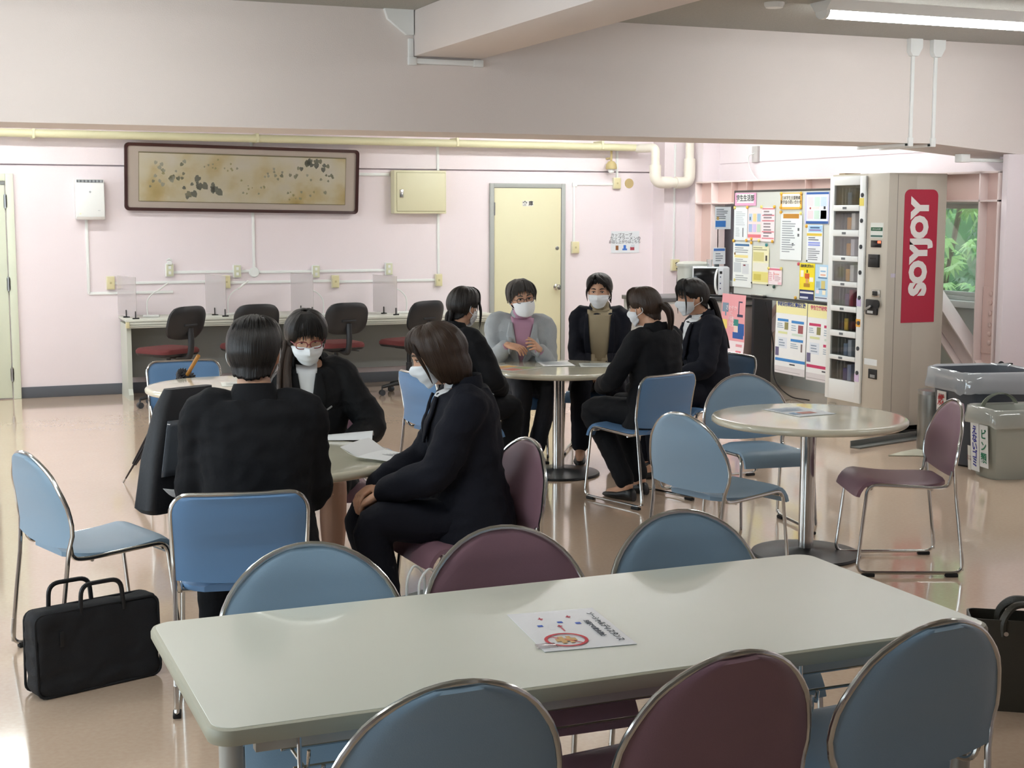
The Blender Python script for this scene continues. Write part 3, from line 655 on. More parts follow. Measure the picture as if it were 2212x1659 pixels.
o = MB().lathe([(.048, 0), (.048, .022), (.042, .028), (.001, .029)], 32).build('cover', white_pl, t); o.rotation_euler = (R(90), 0, 0)
t = at_wall('small beige domed lamp hanging under the pipe beside the cream door', 'wall_siren', 'lamp', 6.745, 2.15)
MB().lathe([(.001, .075), (.03, .07), (.055, .04), (.06, .0), (.058, -.01), (.05, -.012)], 24, (0, -.11, 0)).build('dome', mat('siren_beige', '#b9a877', .5), t)
MB().lathe([(.001, -.055), (.025, -.048), (.036, -.025), (.036, -.01)], 20, (0, -.11, 0)).build('bulb', mat('siren_white', '#f0f1ee', .3), t)
MB().tube([(0, -.11, .07), (0, -.11, .2)], .012, 10).tube([(0, -.11, .1), (0, 0, .1)], .012, 8).build('stem', mat('siren_beige', '#b9a877', .5), t)
o = MB().lathe([(.052, 0), (.05, .006), (.001, .007)], 24).build('blanking_plate', mat('plate_tan', '#bda878', .55)); o.location = (7.013, YW, 1.996); o.rotation_euler = (R(90), 0, 0)
tag(o, 'round tan blanking plate on the wall right of the junction box', 'plate')
sheet('wall_notice', 'laminated white notice about cup noodles on the back wall', 'notice', (6.805, YW-.003, 1.262), *BACK_WALL, .333, .229, '#dfe3e6',
      rects=[(.16, .13, .26, .34, '#8a5a34'), (.44, .18, .53, .36, '#3f74c9'), (.40, .12, .57, .2, '#3f74c9'), (.68, .12, .83, .28, '#a3404c'), (.7, .26, .84, .38, '#c9d2d8')],
      texts=[('カップスープ', .36, .82, .042, '#3a4148'), ('カップラーメンの', .5, .66, .046, '#3a4148'), ('お召し上がりはこちら', .48, .50, .038, '#3a4148')])
# ============================================================ desks with screens, lamps, office chairs
desk_m = mat('desk_top_grey', '#cfd1c6', .4, var=.02); desk_d = mat('desk_panel', '#8a8d8c', .55, var=.04); desk_l = mat('desk_leg', '#c6cabf', .45, var=.03)  # panel grey deepened to carry the shade under the desktop
def desk(label, x0, x1, yf, zt, end_ivory=True):
    yb = YW-.02; t = thing('study_desk', label, 'desk', ((x0+x1)/2, (yf+yb)/2, 0), 0, 'desks along the back wall'); hx = (x1-x0)/2; hy = (yb-yf)/2
    MB().box((-hx, -hy, zt-.025), (hx, hy, zt), bev=.004).build('desktop', desk_m, t)
    for k_, (a, b) in enumerate(((.028, .05), (.053, .068), (.071, .082))): MB().box((-hx+.03, -hy+.006*(k_+1), zt-b), (hx-.01, -hy+.03, zt-a), bev=.002).build('front_rail', desk_m, t)
    MB().box((-hx, -hy-.002, zt-.08), (-hx+.03, -hy+.05, zt-.026), bev=.002).build('end_cap', ivory_pl, t)
    for s in (-1, 1):
        l = MB().prism([(-hy+.02, .0), (-hy+.02, .05), (-hy+.06, .1), (-hy+.06, zt-.05), (hy-.05, zt-.05), (hy-.05, .1), (hy-.02, .03), (hy-.02, 0)], -.02, .02, ax='x').build('leg', desk_l, t)
        l.location = (s*(hx-.03), 0, 0)
    MB().box((-hx+.05, hy-.06, .16), (hx-.05, hy-.04, zt-.06), bev=.002).build('modesty_panel', desk_d, t)
    return t
desk('grey study desk along the back wall, left one', 1.70, 3.38, 13.1, .735)
desk('grey study desk along the back wall, right one next to the cream door', 3.40, 5.2, 13.03, .705)
acry = glassmat('frosted_acrylic', (.97, .96, .97), .03, .36, '#f2ecec')
for x, zt, l in ((1.75, .735, 'clear desk screen at the left end of the study desk'), (2.555, .735, 'frosted desk screen between the first and second office chairs'),
             (3.375, .735, 'frosted desk screen between the second and third office chairs'), (4.2, .705, 'frosted desk screen left of the rightmost office chair')):
    t = thing('desk_screen', l, 'desk screen', (x, 13.30, zt), R(13), 'acrylic desk screens')
    MB().box((-.002, -.2, .012), (.002, .26, .375), bev=.001).build('panel', acry, t, 0)
    for y in (-.18, .05): MB().box((-.03, y-.008, 0), (.03, y+.008, .012), bev=.002).box((-.007, y-.006, .01), (.007, y+.006, .07), bev=.002).build('clip', blk_rub, t)
def lamp_(label, x, z, ang):
    t = thing('desk_lamp', label, 'desk lamp', (x, 13.36, z), R(ang), 'desk lamps')
    MB().box((-.075, -.045, 0), (.075, .045, .018), bev=.008).build('base', white_pl, t)
    MB().tube(spl([(-.03, 0, .015), (-.035, 0, .09), (-.025, 0, .16), (.02, 0, .215), (.075, 0, .245)], 6), .006, 8).build('stem', white_pl, t)
    h = MB().box((-.005, -.016, -.006), (.12, .016, .006), bev=.004).build('head', white_pl, t); h.location = (.07, 0, .243); h.rotation_euler = (0, R(-38), 0)
    MB().box((.0, -.012, -.008), (.115, .012, -.0055)).build('led_strip', mat('led_pale', '#b9b39f', .5), h, 0)
lamp_('white flexible desk lamp by the first office chair', 1.96, .735, -10); lamp_('white desk lamp by the second desk screen', 2.70, .735, 5)
lamp_('white desk lamp behind the woman with glasses', 3.55, .705, 160); lamp_('white desk lamp right of the last desk screen', 4.39, .705, 170)
och_red = mat('red_seat_fabric', '#622727', .8, bump=.3, bs=500, var=.1); och_blk = mat('black_plastic', '#1a1c20', .45, var=.08)
def office_chair(label, x, y, ang):
    t = thing('office_chair', label, 'office chair', (x, y, 0), R(ang-90), 'black and red office chairs')
    s = MB(); pr = [(.02, .468), (.0, .475), (.0, .498), (.012, .515), (.05, .522)]
    def out(o): return rrect(-.225+o, -.2+o, .225-o, .22-o, .09, 5)
    slab(out, pr[1:]).build('seat', och_red, t, 40); slab(out, [(.03, .452), (.01, .455), (.0, .474)]).build('seat_shell', och_blk, t, 40)
    b = MB()
    def sf(sg):
        def f(u, v):
            x_, z_ = (2*u-1), (2*v-1); xx = x_*.205*math.sqrt(1-.42*z_*z_*abs(z_)); zz = z_*.145*math.sqrt(1-.25*x_*x_*x_*x_)
            e = (1-abs(x_)**5)*(1-abs(z_)**5); return (xx, -.235-.03*(1-x_*x_)+sg*(.012+.025*e)-.04*z_, .745+zz)
        return f
    b.grid(sf(1), 14, 12).grid(sf(-1), 14, 12)
    for q in (0, 1):
        b.grid(lambda s_, t_: tuple(V(sf(1)(q, t_)).lerp(V(sf(-1)(q, t_)), s_)), 1, 12); b.grid(lambda s_, t_: tuple(V(sf(1)(t_, q)).lerp(V(sf(-1)(t_, q)), s_)), 1, 14)
    b.build('backrest', och_blk, t, 50)
    MB().tube(spl([(0, -.05, .44), (0, -.2, .43), (0, -.27, .46), (0, -.295, .56), (0, -.285, .70)], 5), .017, 10, flat_=1.6).box((-.07, -.305, .715), (.07, -.28, .735), bev=.005).build('back_post', och_blk, t)
    MB().lathe([(.028, .1), (.028, .3), (.02, .3), (.02, .455)], 16).build('gas_lift', och_blk, t)
    MB().box((-.09, -.12, .43), (.09, .1, .456), bev=.008).tube([(.08, .02, .44), (.24, .03, .42)], .007, 8).build('mechanism', och_blk, t)
    for i in range(5):
        a = 2*PI*i/5+.3; c, s_ = math.cos(a), math.sin(a)
        lg = MB().tube([(.02*c, .02*s_, .115), (.14*c, .14*s_, .105), (.27*c, .27*s_, .08)], [.024, .02, .014], 8).build('base_arm', och_blk, t)
        w = MB().tube([(.27*c-.02*s_, .27*s_+.02*c, .027), (.27*c+.02*s_, .27*s_-.02*c, .027)], .027, 14).tube([(.27*c, .27*s_, .03), (.27*c, .27*s_, .085)], .008, 6).build('caster', mat('caster_grey', '#33373d', .4), lg)
office_chair('office chair with black back and red seat, leftmost at the desk', 1.99, 12.62, 122); office_chair('office chair mostly hidden behind the head of the man in black', 2.72, 12.72, 95)
office_chair('office chair just right of the woman with glasses', 3.50, 12.62, 98); office_chair('rightmost office chair, beside the woman facing away', 4.20, 12.62, 112)
# ============================================================ vending machine
def vending():
    t = thing('vending_machine', 'beige snack vending machine with a red vertical side sign', 'vending machine', (7.03, 9.265, 0))
    vm = mat('vending_beige', '#c2bbae', .4, var=.015); vw = mat('vending_white', '#e8ebea', .35, var=.015)
    hx, hy, H_ = .27, .365, 1.99
    # shell with an open bay behind the product door
    s = MB().box((-hx+.25, -hy, .06), (hx, hy, H_), bev=.006).box((-hx, -hy, .06), (-hx+.26, -.10, H_), bev=.006).box((-hx+.01, -.11, 1.93), (-hx+.26, hy, H_)).box((-hx+.01, -.11, .06), (-hx+.26, hy, .34)).box((-hx+.01, .315, .3), (-hx+.26, hy, 1.95))
    s.build('cabinet', vm, t)
    MB().box((-hx+.08, -hy-.0015, .07), (-hx+.083, -hy+.001, 1.98)).build('side_seam', mat('seam_grey', '#7d776e', .6), t, 0)
    MB().box((-hx+.05, -hy+.05, 0), (-hx+.12, hy-.05, .06)).box((hx-.12, -hy+.05, 0), (hx-.05, hy-.05, .06)).build('plinth', blk_base, t)
    zs = [(1.899, 1.755), (1.701, 1.561), (1.503, 1.358), (1.308, 1.156), (1.108, .963), (.912, .767), (.712, .569), (.526, .372)]
    y0, y1, xo = -.10, .363, -hx-.018
    d = MB().box((xo, y0, .21), (xo+.02, -.028, 1.975), bev=.004).box((xo, .305, .21), (xo+.02, y1, 1.975), bev=.004).box((xo, -.03, 1.905), (xo+.02, .31, 1.975), bev=.003).box((xo, -.03, .21), (xo+.02, .31, .37), bev=.003).build('product_door', vw, t)
    for a, b in zip(zs, zs[1:]+[None]):
        if b:
            bar = MB().box((xo-.006, -.03, b[0]+.004), (xo+.02, .308, a[1]-.004), bev=.004).build('price_bar', vw, d)
            MB().box((xo-.0075, .13, (a[1]+b[0])/2-.009), (xo-.0055, .18, (a[1]+b[0])/2+.009)).build('price_label', flat('#6b6f73'), bar, 0)
    MB().box((-hx+.19, -.1, .34), (-hx+.2, .315, 1.93)).build('back_panel', mat('bay_grey', '#8d8e8e', .6), t, 0)
    rnd = random.Random(3); prod = [['#7d8a99', '#202226'], ['#d99a2b', '#f0ece6'], ['#d99a2b', '#efe9ef'], ['#d9a032', '#f1efec'], ['#7a5b8f', '#b0304a'], ['#e3c34d', '#2a2422'], ['#8fa3bf', '#c8d3e2'], ['#40408a', '#9fb0d8']]
    for i, (a, b) in enumerate(zs):
        MB().box((-hx, -.09, b-.012), (-hx+.24, .31, b-.002)).build('shelf', mat('shelf_grey', '#8f9290', .5), t, 0)
        for q in range(3): MB().box((-hx+.03, .17+q*.045, b), (-hx+.19, .178+q*.045, a-.012)).build('divider', mat('divider_grey', '#9a9c9a', .4), t, 0)
        for q, c in enumerate(prod[i]):
            yy = .125-.056*q; MB().box((-hx-.002, yy-.025, b), (-hx+.16, yy+.024, b+(.095 if q == 0 else .128)), bev=.004).build('snack_pack', flat(c), t)
        bt = MB().lathe([(.017, 0), (.017, .006), (.012, .008)], 16).build('button', mat('button_dark', '#35383c', .4), d); bt.location = (xo, -.064, (a+b)/2); bt.rotation_euler = (0, R(-90), 0)
    MB().box((xo+.006, -.03, .37), (xo+.009, .31, 1.905)).build('front_glass', glassmat('vending_glass', (.95, .96, .96), .05), d, 0)
    for (z, c, tx) in ((1.775, '#e8d86a', ''), (.84, '#f0b24a', '60円'), (1.0, '#c9b8e0', ''), (.41, '#d6c3e2', '')):
        pt = MB().box((xo-.003, -.085, z-.03), (xo-.0005, -.03, z+.03)).build('price_tag', flat(c), d, 0)
        if tx: lettering(tx, .028, '#3a2a20', pt, (xo-.004, -.058, z), (R(90), 0, R(-90)))
    fx = -hx
    def fr(y0_, y1_, z0_, z1_, th, m, nm, par=t, bev=.003):   # something on the front, y given in world
        return MB().box((fx-th, y0_-9.265, z0_), (fx+.001, y1_-9.265, z1_), bev=bev).build(nm, m, par)
    fr(8.955, 9.11, 1.50, 1.617, .001, flat('#d9dcd6'), 'instruction_label', bev=0); g = fr(8.962, 9.105, 1.555, 1.582, .002, flat('#1f5a3c'), 'green_band', bev=0); fr(8.962, 9.105, 1.508, 1.523, .002, flat('#4d6e66'), 'green_band', bev=0)
    lettering('いらっしゃいませ', .013, '#e8f0ea', g, (fx-.003, 9.033-9.265, 1.568), (R(90), 0, R(-90)))
    dp = fr(8.971, 9.10, 1.43, 1.483, .004, mat('display_black', '#15161a', .2), 'display'); fr(8.975, 9.012, 1.462, 1.479, .0055, mat('red_led', '#ff5a3c', .4, emit=2.5, var=0), 'led_digits', dp, 0)
    bl = fr(8.985, 9.106, 1.278, 1.377, .02, mat('slot_black', '#1c1d1f', .35), 'bill_slot'); fr(9.01, 9.08, 1.34, 1.352, .0215, mat('slot_dark', '#050505', .5), 'slot_mouth', bl, 0)
    cn = fr(8.963, 9.06, 1.052, 1.108, .012, chrome, 'coin_slot'); fr(8.985, 9.05, 1.063, 1.098, .014, mat('slot_black', '#1c1d1f', .35), 'coin_mouth', cn)
    lv = fr(8.985, 9.13, .913, 1.032, .016, mat('slot_black', '#1c1d1f', .35), 'lever_plate', bev=.008); kk = MB().tube([(fx-.018, -.285, 1.0), (fx-.03, -.285, 1.0)], .034, 18).build('lever_hub', mat('slot_black', '#1c1d1f', .35), lv)
    MB().box((fx-.04, -.235, .955), (fx-.028, -.14, .973), bev=.004, rot=Matrix.Rotation(R(-25), 3, 'X')).build('lever_handle', steel, lv); fr(9.03, 9.1, .925, .945, .018, flat('#c9cbca'), 'lever_label', lv, 0)
    fr(8.981, 9.141, .524, .572, .001, flat('#e3e7e8'), 'service_label', bev=0); rt = fr(8.976, 9.075, .421, .496, .01, mat('slot_black', '#1c1d1f', .35), 'return_cup'); fr(8.99, 9.05, .43, .455, .0115, mat('return_grey', '#8a8c8c', .4), 'return_flap', rt)
    fr(9.5, 9.6, .12, .17, .002, mat('vent_grey', '#a8a296', .5), 'vent', bev=0)
    # red side sign

    sg = MB(); pts = [(-.155, -.505), (.155, -.505)]+[p for p in rrect(-.155, .3, .155, .505, .05, 6)[:14]]
    so = sg.prism(pts, 0, .003).build('side_sign', mat('sign_red', '#b3213f', .35, var=.02), t, 20)
    so.location = (7.06-7.03, -hy-.0005, 1.363); so.rotation_euler = (R(90), 0, 0)
    lt = lettering('SOYJOY', .205, '#eeeae6', so, (-.005, .065, .0045), (0, 0, R(90)), bold=.014, sx=.99)
    fl = MB().box((.06, -hy-.001, 1.205), (.105, -hy+.001, 1.235)).build('sticker', flat('#cfc8d6'), t, 0); fl.location = (-.29, 0, 0)
    MB().box((-hx+.05, hy-.1, H_), (-hx+.2, hy-.02, H_+.012), bev=.003).build('top_bracket', mat('bracket_tan', '#8d7a5a', .5), t)
    MB().box((-.84, -.745, 0), (-.08, -.66, .012), bev=.002, rot=Matrix.Rotation(R(15), 3, 'Z'), piv=(-.46, -.7, 0)).box((-.84, -.665, 0), (-.08, -.655, .05), bev=.002, rot=Matrix.Rotation(R(15), 3, 'Z'), piv=(-.46, -.7, 0)).build('stabiliser', mat('steel_plate_grey', '#7c7f7c', .45, .5, var=.08), t)
    MB().box((-.1, -.62, 0), (.05, -.36, .03), bev=.002).build('stabiliser_arm', blk_base, t)
vending()
# ============================================================ counter, microwave
def counter():
    t = thing('kitchen_counter', 'grey kitchen counter with a dark top behind the ponytailed women', 'counter', (6.9, 12.05, 0))
    MB().box((-.6, -.3, .05), (.57, .3, .86), bev=.004).build('body', mat('counter_grey', '#aaa9a6', .5, var=.03), t)
    MB().box((-.62, -.31, .86), (.59, .31, .90), bev=.006).build('worktop', mat('worktop_dark', '#5c5c5e', .35), t)
    MB().box((-.55, -.25, 0), (.52, .25, .05)).build('plinth', blk_base, t)
    for a, b in ((-.57, -.02), (.0, .54)):
        d = MB().box((a, -.306, .1), (b, -.299, .84), bev=.003).build('door', mat('counter_door', '#c3b3ad', .5), t)
        MB().box((b-.16, -.318, .80), (b-.04, -.306, .815), bev=.003).build('handle', steel, d)
counter()
def microwave():
    t = thing('microwave', 'white microwave oven with a black window on the counter', 'microwave', (7.02, 11.95, .90), R(-28))
    MB().box((-.165, -.20, .012), (.175, .16, .275), bev=.008).build('body', mat('microwave_white', '#d5d9de', .35), t)
    d = MB().box((-.163, -.206, .018), (.068, -.199, .268), bev=.003).build('door', mat('oven_black', '#131416', .12, var=0), t)
    MB().tube(spl([(.062, -.206, .03), (.045, -.235, .08), (.04, -.24, .145), (.045, -.235, .21), (.062, -.206, .258)], 5), .011, 8).build('handle', mat('handle_white', '#eef1f4', .25), d)
    c = MB().box((.07, -.206, .018), (.12, -.199, .268), bev=.003).build('control_panel', mat('panel_white', '#e6ebf2', .3), t)
    MB().box((.082, -.208, .215), (.105, -.2055, .24)).build('timer', flat('#16181c'), c, 0)
    for z in (.18, .12, .07): MB().box((.085, -.208, z), (.095, -.2055, z+.012)).build('key', flat('#3a4a78'), c, 0)
    for sx in (-.13, .14):
        for sy in (-.16, .12): MB().lathe([(.012, 0), (.012, .013)], 10, (sx, sy, 0)).build('foot', blk_rub, t)
microwave()
t = thing('water_boiler', 'grey electric water boiler behind the microwave', 'water boiler', (6.99, 12.26, .90))
bo = mat('boiler_grey', '#b9bab2', .4, var=.03)
slab(lambda o: rrect(-.12+o, -.11+o, .15-o, .1-o, .05), [(.01, 0), (0, .01), (0, .26), (.0, .27)]).build('body', bo, t, 30); slab(lambda o: rrect(-.13+o, -.12+o, .155-o, .105-o, .05), [(.0, .27), (0, .295), (.02, .312), (.06, .318)]).build('lid', bo, t, 30)
MB().box((.02, -.125, .05), (.09, -.108, .22), bev=.01).build('gauge', mat('boiler_gauge', '#cfd0c8', .4), t)
for i, (x, h, c) in enumerate(((7.0, .07, 'clear plastic cup on top of the microwave'), (7.08, .055, 'small dark holder on top of the microwave'))):
    t = thing('plastic_cup' if i == 0 else 'card_holder', c, 'cup' if i == 0 else 'holder', (x, 11.93, 1.175))
    if i == 0: MB().lathe([(.022, 0), (.03, h), (.028, h), (.02, .004)], 18).build('cup_wall', glassmat('clear_cup', (.95, .96, .97), .08, .12), t)
    else: MB().box((-.02, -.015, 0), (.02, .015, .03), bev=.003).box((-.02, -.004, .03), (.02, .004, h), bev=.002).build('holder', mat('holder_dark', '#555a60', .4), t)
sheet('notice_sheet', 'white and blue notice hanging high left of the whiteboard', 'notice', (7.153, 12.1, 1.53), *BACK_WALL, .176, .214, '#e6ecf4', rects=lines(.08, .45, .85, .93, 6, '#6d7480')+[(.03, .1, .68, .38, '#3f7cc8'), (.1, .42, .24, .56, '#caa76a')]+lines(.1, .14, .62, .36, 3, '#8fb4e2'))
MB().tube([(7.153, 12.104, 1.75), (7.335, 12.104, 1.75)], .004, 6).tube([(7.25, 12.104, 1.75), (7.5, 12.3, 1.79)], .002, 6).build('hanging_rod', steel); tag(bpy.data.objects['hanging_rod'], 'thin rod holding the blue and white notice by the whiteboard', 'rod')
sheet('card_notice', 'small white card with a blue header standing above the microwave', 'notice', (6.955, 11.79, 1.205), *BACK_WALL, .134, .155, '#e9eef5', rects=[(.05, .8, .95, .95, '#4a78c4')]+lines(.2, .15, .85, .7, 4, '#8a93a0'))
t = thing('dark_partition', 'dark grey partition edge standing behind the whiteboard', 'partition', (7.35, 11.6, 0))
MB().box((-.06, -.02, 0), (.14, .02, 1.78), bev=.004).build('panel', mat('partition_dark', '#3c3d42', .5), t)
t = thing('wall_outlet_box', 'grey outlet with a white cable high on the right wall', 'socket', (XR, 12.40, 2.26))
MB().box((-.03, -.05, -.07), (0, .05, .09), bev=.004).build('box', mat('box_grey', '#b9b6b4', .5), t)
MB().tube(spl([(-.03, 0, .02), (-.06, .06, -.02), (-.05, .0, -.18), (-.06, -.3, -.36), (-.2, -.55, -.42)], 6), .005, 6).build('cable', white_pl, t)
# ============================================================ whiteboard and its sheets
WBX = 7.0; XB = WBX-.016
def whiteboard():
    t = thing('whiteboard', 'whiteboard on a stand covered with printed notices', 'whiteboard', (WBX, 10.575, 0))
    MB().box((-.012, -.885, .945), (.012, .885, 1.88)).build('board', mat('board_white', '#d3d7d1', .3, var=.01), t, 0)
    fm = mat('board_frame', '#4a4846', .45, .3)
    for a, b in (((-.018, -.9, 1.875), (.018, .9, 1.893)), ((-.018, -.9, .925), (.018, .9, .948)), ((-.018, .885, .93), (.018, .903, 1.89)), ((-.018, -.903, .93), (.018, -.885, 1.89))): MB().box(a, b, bev=.004).build('frame_rail', fm, t)
    MB().box((-.07, -.35, .925), (-.015, .75, .933), bev=.002).build('pen_tray', fm, t)
    for y in (-.86, .86):
        MB().tube([(.03, y, .03), (.03, y, 1.6)], .016, 12).build('post', fm, t); MB().tube([(-.28, y, .05), (.34, y, .05)], .014, 10).build('foot_bar', fm, t)
        for x in (-.26, .32): MB().tube([(x, y-.012, .022), (x, y+.012, .022)], .022, 12).build('caster', blk_rub, t)
whiteboard()
t = thing('board_eraser', 'black whiteboard eraser lying on the pen tray', 'eraser', (WBX-.045, 10.98, .933)); MB().box((-.022, -.1, 0), (.022, .1, .02), bev=.004).build('felt', blk_rub, t); MB().box((-.02, -.098, .02), (.02, .098, .032), bev=.003).build('grip', mat('grip_grey', '#b7b8b2', .5), t)
def bs(name, label, y0, y1, z0, z1, col='#e9eeef', rects=(), texts=(), bend=None, xo=0, cat='notice'):
    return sheet(name, label, cat, (XB-.003-xo, y0, z0), *RIGHT_WALL, y0-y1, z1-z0, col, rects, texts, 'sheets on the whiteboard', bend)
bs('title_card', 'pink framed title card at the upper left of the whiteboard', 11.456, 11.097, 1.754, 1.868, '#f3a8cc', [(.1, .2, .9, .92, '#f1f1ef')], [('学生生活部', .5, .56, .062, '#4a4d52', dict(bold=.001))])
bs('letter_sheet', 'plain white typed letter below the pink title card', 11.465, 11.235, 1.44, 1.735, '#e6edf0', lines(.15, .45, .9, .9, 8, '#c3ccd2')+lines(.15, .1, .5, .4, 5, '#c3ccd2', seed=3)+[(.66, .1, .72, .38, '#5c6066')])
bs('cartoon_leaflet', 'pink leaflet with six small pictures on the whiteboard', 11.228, 10.995, 1.44, 1.735, '#f3dfe0', [(.08, .58, .33, .82, '#b9cfe6'), (.38, .58, .62, .82, '#ecd9a0'), (.68, .58, .93, .82, '#9fc0da'), (.08, .26, .33, .5, '#a9bfe2'), (.38, .26, .62, .5, '#cdbfe6'), (.68, .26, .93, .5, '#c3dcc8'), (.03, .09, .97, .19, '#e07a86'), (.15, .62, .22, .72, '#3b4250'), (.45, .62, .52, .74, '#b98a3c'), (.76, .6, .84, .68, '#3f6aa0'), (.15, .28, .22, .42, '#3f55a0'), (.46, .28, .53, .4, '#7a4f9c'), (.78, .3, .84, .42, '#8fb46a')])
bs('striped_leaflet', 'white leaflet with red stripes on the whiteboard', 10.995, 10.785, 1.435, 1.738, '#f0e6ea', [(.04, y, .96, y+.035, '#d9808c') for y in (.94, .75, .59, .27, .08)]+lines(.15, .12, .85, .92, 9, '#8d8288'))
bs('orange_card', 'orange bordered title card at the top of the whiteboard', 10.70, 10.375, 1.72, 1.862, '#f1b54c', [(.08, .14, .92, .94, '#f4efe2')], [('日本学生支援機構\n奨学金の問い合わせ', .5, .55, .036, '#3f3f40')])
bs('long_notice', 'long white notice with a brown header below the orange card', 10.69, 10.36, 1.285, 1.69, '#e8eff0', [(.12, .88, .85, .98, '#b9822a'), (.8, .62, .88, .68, '#5a5f63'), (.8, .5, .88, .56, '#5a5f63'), (.55, .3, .63, .36, '#5a5f63')]+lines(.08, .15, .75, .84, 14, '#98a0a6'))
bs('blue_clip_poster', 'poster with dark blue top and bottom bars at the right of the whiteboard', 10.325, 9.975, 1.60, 1.862, '#c9c9ea', [(.08, .06, .94, .94, '#e2eaf4'), (.06, .93, .98, 1, '#2d5aa0'), (.06, 0, .98, .08, '#2d5aa0'), (.12, .55, .36, .85, '#d9d3d9'), (.4, .55, .62, .85, '#c5dfd3'), (.66, .55, .9, .85, '#c0d4ee'), (.12, .15, .36, .42, '#e0d0d6'), (.4, .15, .62, .42, '#c5dfd3'), (.66, .15, .9, .42, '#c0d4ee'), (.2, .46, .6, .54, '#f0e0de'), (.2, .46, .26, .52, '#a03c46'), (.78, .46, .86, .55, '#22262c')])
bs('blue_header_slip', 'narrow slip with a light blue header under the blue-barred poster', 10.285, 10.055, 1.275, 1.592, '#e9eef2', [(.08, .8, .98, .98, '#a8cdea'), (.0, .70, .95, .77, '#dcc04a'), (.2, .90, .8, .94, '#41608a'), (.15, .84, .88, .87, '#8a6aa8'), (.1, .5, .85, .54, '#8c9be0'), (.1, .44, .85, .48, '#8c9be0')]+lines(.1, .05, .9, .38, 6, '#8a8f98')+lines(.1, .57, .8, .68, 2, '#5f6670'))
bs('table_notice', 'white notice with a blue bar and a table at the lower left of the whiteboard', 11.47, 11.145, 1.012, 1.419, '#eaf0ee', [(.1, .92, .85, .97, '#3f6f9c'), (.08, .66, .8, .72, '#ecdf9a'), (.06, .72, .14, .77, '#8a6a3a'), (.06, .33, .45, .55, '#c4ccd0'), (.5, .3, .85, .53, '#d4dadd'), (.56, .48, .68, .51, '#7a2c34'), (.06, .12, .15, .18, '#d9cf7a')]+lines(.1, .76, .85, .9, 3, '#9aa2a8')+lines(.12, .56, .8, .64, 2, '#9aa2a8')+lines(.15, .14, .85, .28, 3, '#a8b0b4'))
bs('yellow_form', 'pale yellow form in the middle left of the whiteboard', 11.135, 10.865, 1.054, 1.393, '#eceac6', [(.05, .6, .7, .84, '#d2cd8e'), (.05, .34, .98, .56, '#e6e6da'), (.03, .06, .98, .32, '#e0d884'), (.1, .1, .55, .26, '#c9bd5c'), (.8, .62, .9, .76, '#2a2c2e')]+lines(.05, .88, .95, .98, 2, '#9a987a'))
bs('red_header_slip', 'small white slip with a red header low on the whiteboard', 10.87, 10.652, 1.06, 1.21, '#f3e6ea', [(.05, .84, .9, .95, '#d97a92'), (.0, .1, .04, .75, '#d9a0aa'), (.4, .3, .44, .75, '#d97a92'), (.4, .6, .8, .64, '#e08a78'), (.72, .02, .98, .16, '#ecc0ca')]+lines(.08, .2, .35, .72, 5, '#dca6b0')+lines(.5, .2, .95, .55, 4, '#c9a6b0'))
bs('yellow_cycle_poster', 'yellow poster with a cyclist figure at the lower right of the whiteboard', 10.38, 10.155, .955, 1.265, '#efdc2c', [(.02, .0, .98, .27, '#2b3566'), (.06, .17, .94, .22, '#e8e8e8'), (.06, .03, .6, .08, '#dfe2ee'), (.3, .35, .7, .45, '#b58a24'), (.42, .45, .6, .62, '#d9a05a'), (.36, .58, .66, .72, '#d2622c'), (.46, .74, .56, .82, '#5f6a2a'), (.08, .62, .28, .8, '#f4f0dc'), (.66, .5, .92, .62, '#f4f0dc')], [('自転車保険なら', .5, .92, .028, '#2a2f4a', dict(bold=.0006))])
bs('light_blue_poster', 'light blue poster beside the yellow cyclist poster', 10.15, 9.965, .955, 1.26, '#b5d6ec', [(.35, .66, .9, .94, '#eef2f4'), (.42, .7, .82, .74, '#e0a890'), (.42, .8, .82, .84, '#8fb8d8'), (.25, .62, .95, .66, '#5f88ae'), (.1, .36, .4, .54, '#8fb2cc'), (.5, .34, .8, .56, '#cfc27a'), (.1, .2, .35, .3, '#f0e2ea'), (.6, .18, .85, .3, '#efe9d2'), (.3, .31, .9, .34, '#4a6a98'), (0, 0, 1, .12, '#e2e6ee'), (.04, .07, .96, .1, '#6a7088')])
bend_p = lambda u, v: .05*max(0, .35-v)**1.5*3+.012*math.sin(3*v)
bs('pink_poster', 'pink poster with a scooter and a figure hanging below the whiteboard', 11.54, 11.13, .35, .945, '#eba6ac', [(0, 0, 1, .3, '#f2e6ea'), (.5, .3, .95, .42, '#2f5fa6'), (.72, .38, .98, .56, '#2f5fa6'), (.55, .42, .72, .56, '#f0d9cc'), (.53, .52, .74, .62, '#3f8f86'), (.04, .72, .3, .86, '#7c93a6'), (.16, .66, .22, .73, '#7c93a6'), (.72, .68, .76, .9, '#3c4460'), (.68, .66, .92, .7, '#3c4460'), (.76, .88, .88, .9, '#3c4460'), (.05, .46, .26, .6, '#f2dc7a'), (.05, .2, .3, .24, '#e39aa4'), (.36, .2, .6, .24, '#e39aa4'), (.66, .2, .92, .24, '#e39aa4'), (.68, .08, .9, .14, '#e0808c')]+lines(.06, .06, .6, .18, 4, '#d6c3c9'),
   [('さわやか\nに\n移動\n安全', .44, .66, .05, '#f6e6e8', dict(spacing=1.0))], bend_p, .06, 'poster')
